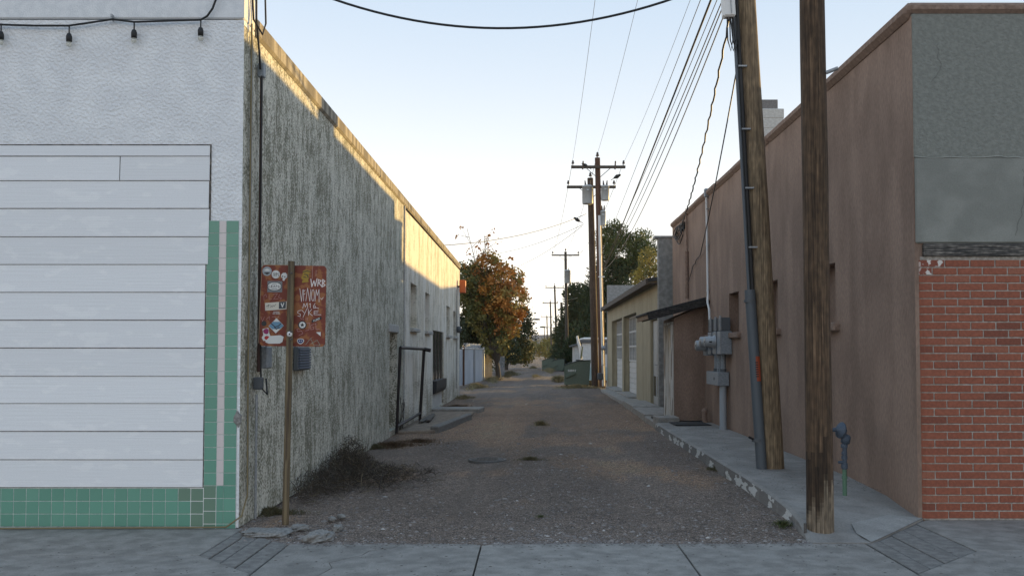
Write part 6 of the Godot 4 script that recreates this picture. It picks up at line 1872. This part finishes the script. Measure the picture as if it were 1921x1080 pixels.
func build_weeds() -> void:
	var dry := [Color(0.26, 0.21, 0.11), Color(0.19, 0.165, 0.08), Color(0.30, 0.25, 0.14)]
	var green := [Color(0.055, 0.075, 0.022), Color(0.075, 0.09, 0.028), Color(0.10, 0.10, 0.04)]
	var dull := [Color(0.12, 0.105, 0.055), Color(0.09, 0.09, 0.04), Color(0.16, 0.135, 0.08)]
	var red := [Color(0.11, 0.058, 0.035), Color(0.085, 0.065, 0.035), Color(0.13, 0.085, 0.05)]
	var g := "weeds growing in the alley"
	var L := [
		[508, 962, 0.34, 0.2, 1500, 0.08, dull, "mossy olive weeds around the sign post's foot"],
		[1014, 797, 0.20, 0.30, 600, 0.12, dry, "straw coloured grass tuft in mid alley beyond the manhole"],
		[995, 861, 0.30, 0.18, 700, 0.06, dull, "flat dull weeds beside the manhole cover"],
		[1015, 968, 0.11, 0.05, 130, 0.035, green, "thin green sprig in gravel before the manhole"],
		[1468, 985, 0.10, 0.12, 300, 0.07, green, "small green weed against the white flaked kerb"],
		[1376, 897, 0.05, 0.08, 80, 0.09, green, "tiny green weed at the kerb foot opposite leaning pole"],
		[735, 836, 0.7, 0.45, 2000, 0.09, red, "reddish brown dead weeds past the dry brush"],
		[785, 828, 0.6, 0.35, 1300, 0.07, red, "scattered brown weeds before the gate frame"],
		[1340, 880, 0.12, 0.25, 400, 0.06, dull, "grey green weeds along the kerb near the tan pole"],
		[870, 747, 0.45, 0.9, 420, 0.16, dry, "dry grass clump at the storefront's rear corner"],
		[855, 764, 0.5, 1.0, 1300, 0.10, red, "dead brown weeds by the white lower door panel"],
		[893, 727, 0.5, 2.6, 1100, 0.25, dry, "dry grass along the foot of the pale metal fence"],
		[925, 714, 0.6, 4.0, 1100, 0.28, dry, "yellow grass edge under the olive tree"],
		[957, 704, 0.6, 5.5, 1200, 0.35, dull, "rough grass edge under the autumn tree"],
		[1048, 716, 0.28, 0.45, 520, 0.42, dry, "bushy straw grass at the large dumpster's corner"],
		[1085, 727, 1.3, 1.3, 2200, 0.18, dry, "dry grass strip before the large dumpster"],
		[1112, 722, 0.6, 1.6, 420, 0.2, dull, "green grey grass around the pole feet"],
		[1005, 706, 0.4, 4.0, 900, 0.16, dry, "grass ridge between wheel tracks past the dumpster"],
		[1000, 690, 0.5, 9.0, 1200, 0.2, dull, "grass ridge farther along the alley centre"],
		[1032, 697, 0.5, 6.0, 1000, 0.35, dry, "tall dry grass beside the farther dumpsters"],
		[702, 840, 0.28, 0.35, 900, 0.09, dull, "mossy patch where dry brush meets the wall"]]
	for q in L:
		var p := on_y(q[0], q[1], 0.0)
		grass_patch(q[7], p, q[2], q[3], q[4], q[5], q[6], g)
	# dry tumbleweed mass against the wall
	var t := thing("dry_brush", "dark tangled dry brush heaped against the mossy wall", "brush", Vector3(-2.1, 0, -10.7))
	var v := PackedVector3Array()
	var nn := PackedVector3Array()
	var c := PackedColorArray()
	var mounds := [[Vector3(-0.25, 0.0, 0.95), Vector3(0.45, 0.20, 0.8), 1500], [Vector3(-0.30, 0.0, -0.45), Vector3(0.48, 0.29, 1.0), 3000], [Vector3(-0.05, 0.0, 0.1), Vector3(0.8, 0.19, 1.2), 2600], [Vector3(0.5, 0.0, -0.1), Vector3(0.65, 0.07, 1.3), 1500], [Vector3(-0.35, 0.05, -1.2), Vector3(0.3, 0.36, 0.6), 900]]
	for q in mounds:
		for i in q[2]:
			var u := in_ball()
			u.y = absf(u.y)
			var p: Vector3 = q[0] + u * q[1]
			var d := (in_ball() + Vector3(0, 0.25, 0)).normalized()
			var ln := rng.randf_range(0.06, 0.24)
			var s := d.cross(in_ball()).normalized() * rng.randf_range(0.0012, 0.0034)
			var bend := in_ball() * ln * 0.25
			var a := p - d * ln / 2
			var m2 := p + bend
			var b := p + d * ln / 2
			if a.y < 0 or b.y < 0: continue
			var lim := XL + 2.1 + 0.02
			if a.x < lim or b.x < lim or m2.x < lim: continue
			var k := rng.randf_range(0.6, 1.3)
			var col := Color(0.066 * k, 0.051 * k, 0.038 * k)
			if rng.randf() < 0.13: col = Color(0.17, 0.14, 0.09) * rng.randf_range(0.7, 1.2)
			var nm := (b - a).cross(s).normalized()
			for e in [a - s, a + s, m2 + s, a - s, m2 + s, m2 - s, m2 - s, m2 + s, b + s * 0.4, m2 - s, b + s * 0.4, b - s * 0.4]:
				v.append(e); nn.append(nm); c.append(col)
	var arr := []
	arr.resize(Mesh.ARRAY_MAX)
	arr[Mesh.ARRAY_VERTEX] = v; arr[Mesh.ARRAY_NORMAL] = nn; arr[Mesh.ARRAY_COLOR] = c
	var am := ArrayMesh.new()
	am.add_surface_from_arrays(Mesh.PRIMITIVE_TRIANGLES, arr)
	put("twigs", am, M.leaf, t)
	for i in 14:
		var a0 := Vector3(rng.randf_range(-0.2, 0.6), 0.02, rng.randf_range(-0.6, 0.9))
		var pts := []
		var dr := Vector3(rng.randf_range(-1, 1), 0, rng.randf_range(-1, 1)).normalized()
		for j in 6: pts.append(a0 + dr * j * 0.08 + Vector3(0, 0.10 * sin(j / 5.0 * PI), 0) + in_ball() * 0.015)
		tubep("stalk", pts, 0.003, M.twig if i % 3 else M.rust_post, t, 4)
	# climbing dead vine behind the gate
	var vn := thing("dead_vine", "bare brown vine on the wall inside the gate frame", "vine", Vector3(XL + 0.02, 0.05, -17.3))
	for i in 6:
		var pts := [Vector3(0.02, 0, 0.1 * i)]
		for j in 7: pts.append(pts[-1] + Vector3(rng.randf_range(-0.01, 0.012), rng.randf_range(0.03, 0.12), rng.randf_range(-0.14, 0.14)))
		tubep("stem", pts, 0.006, M.twig, vn, 4)
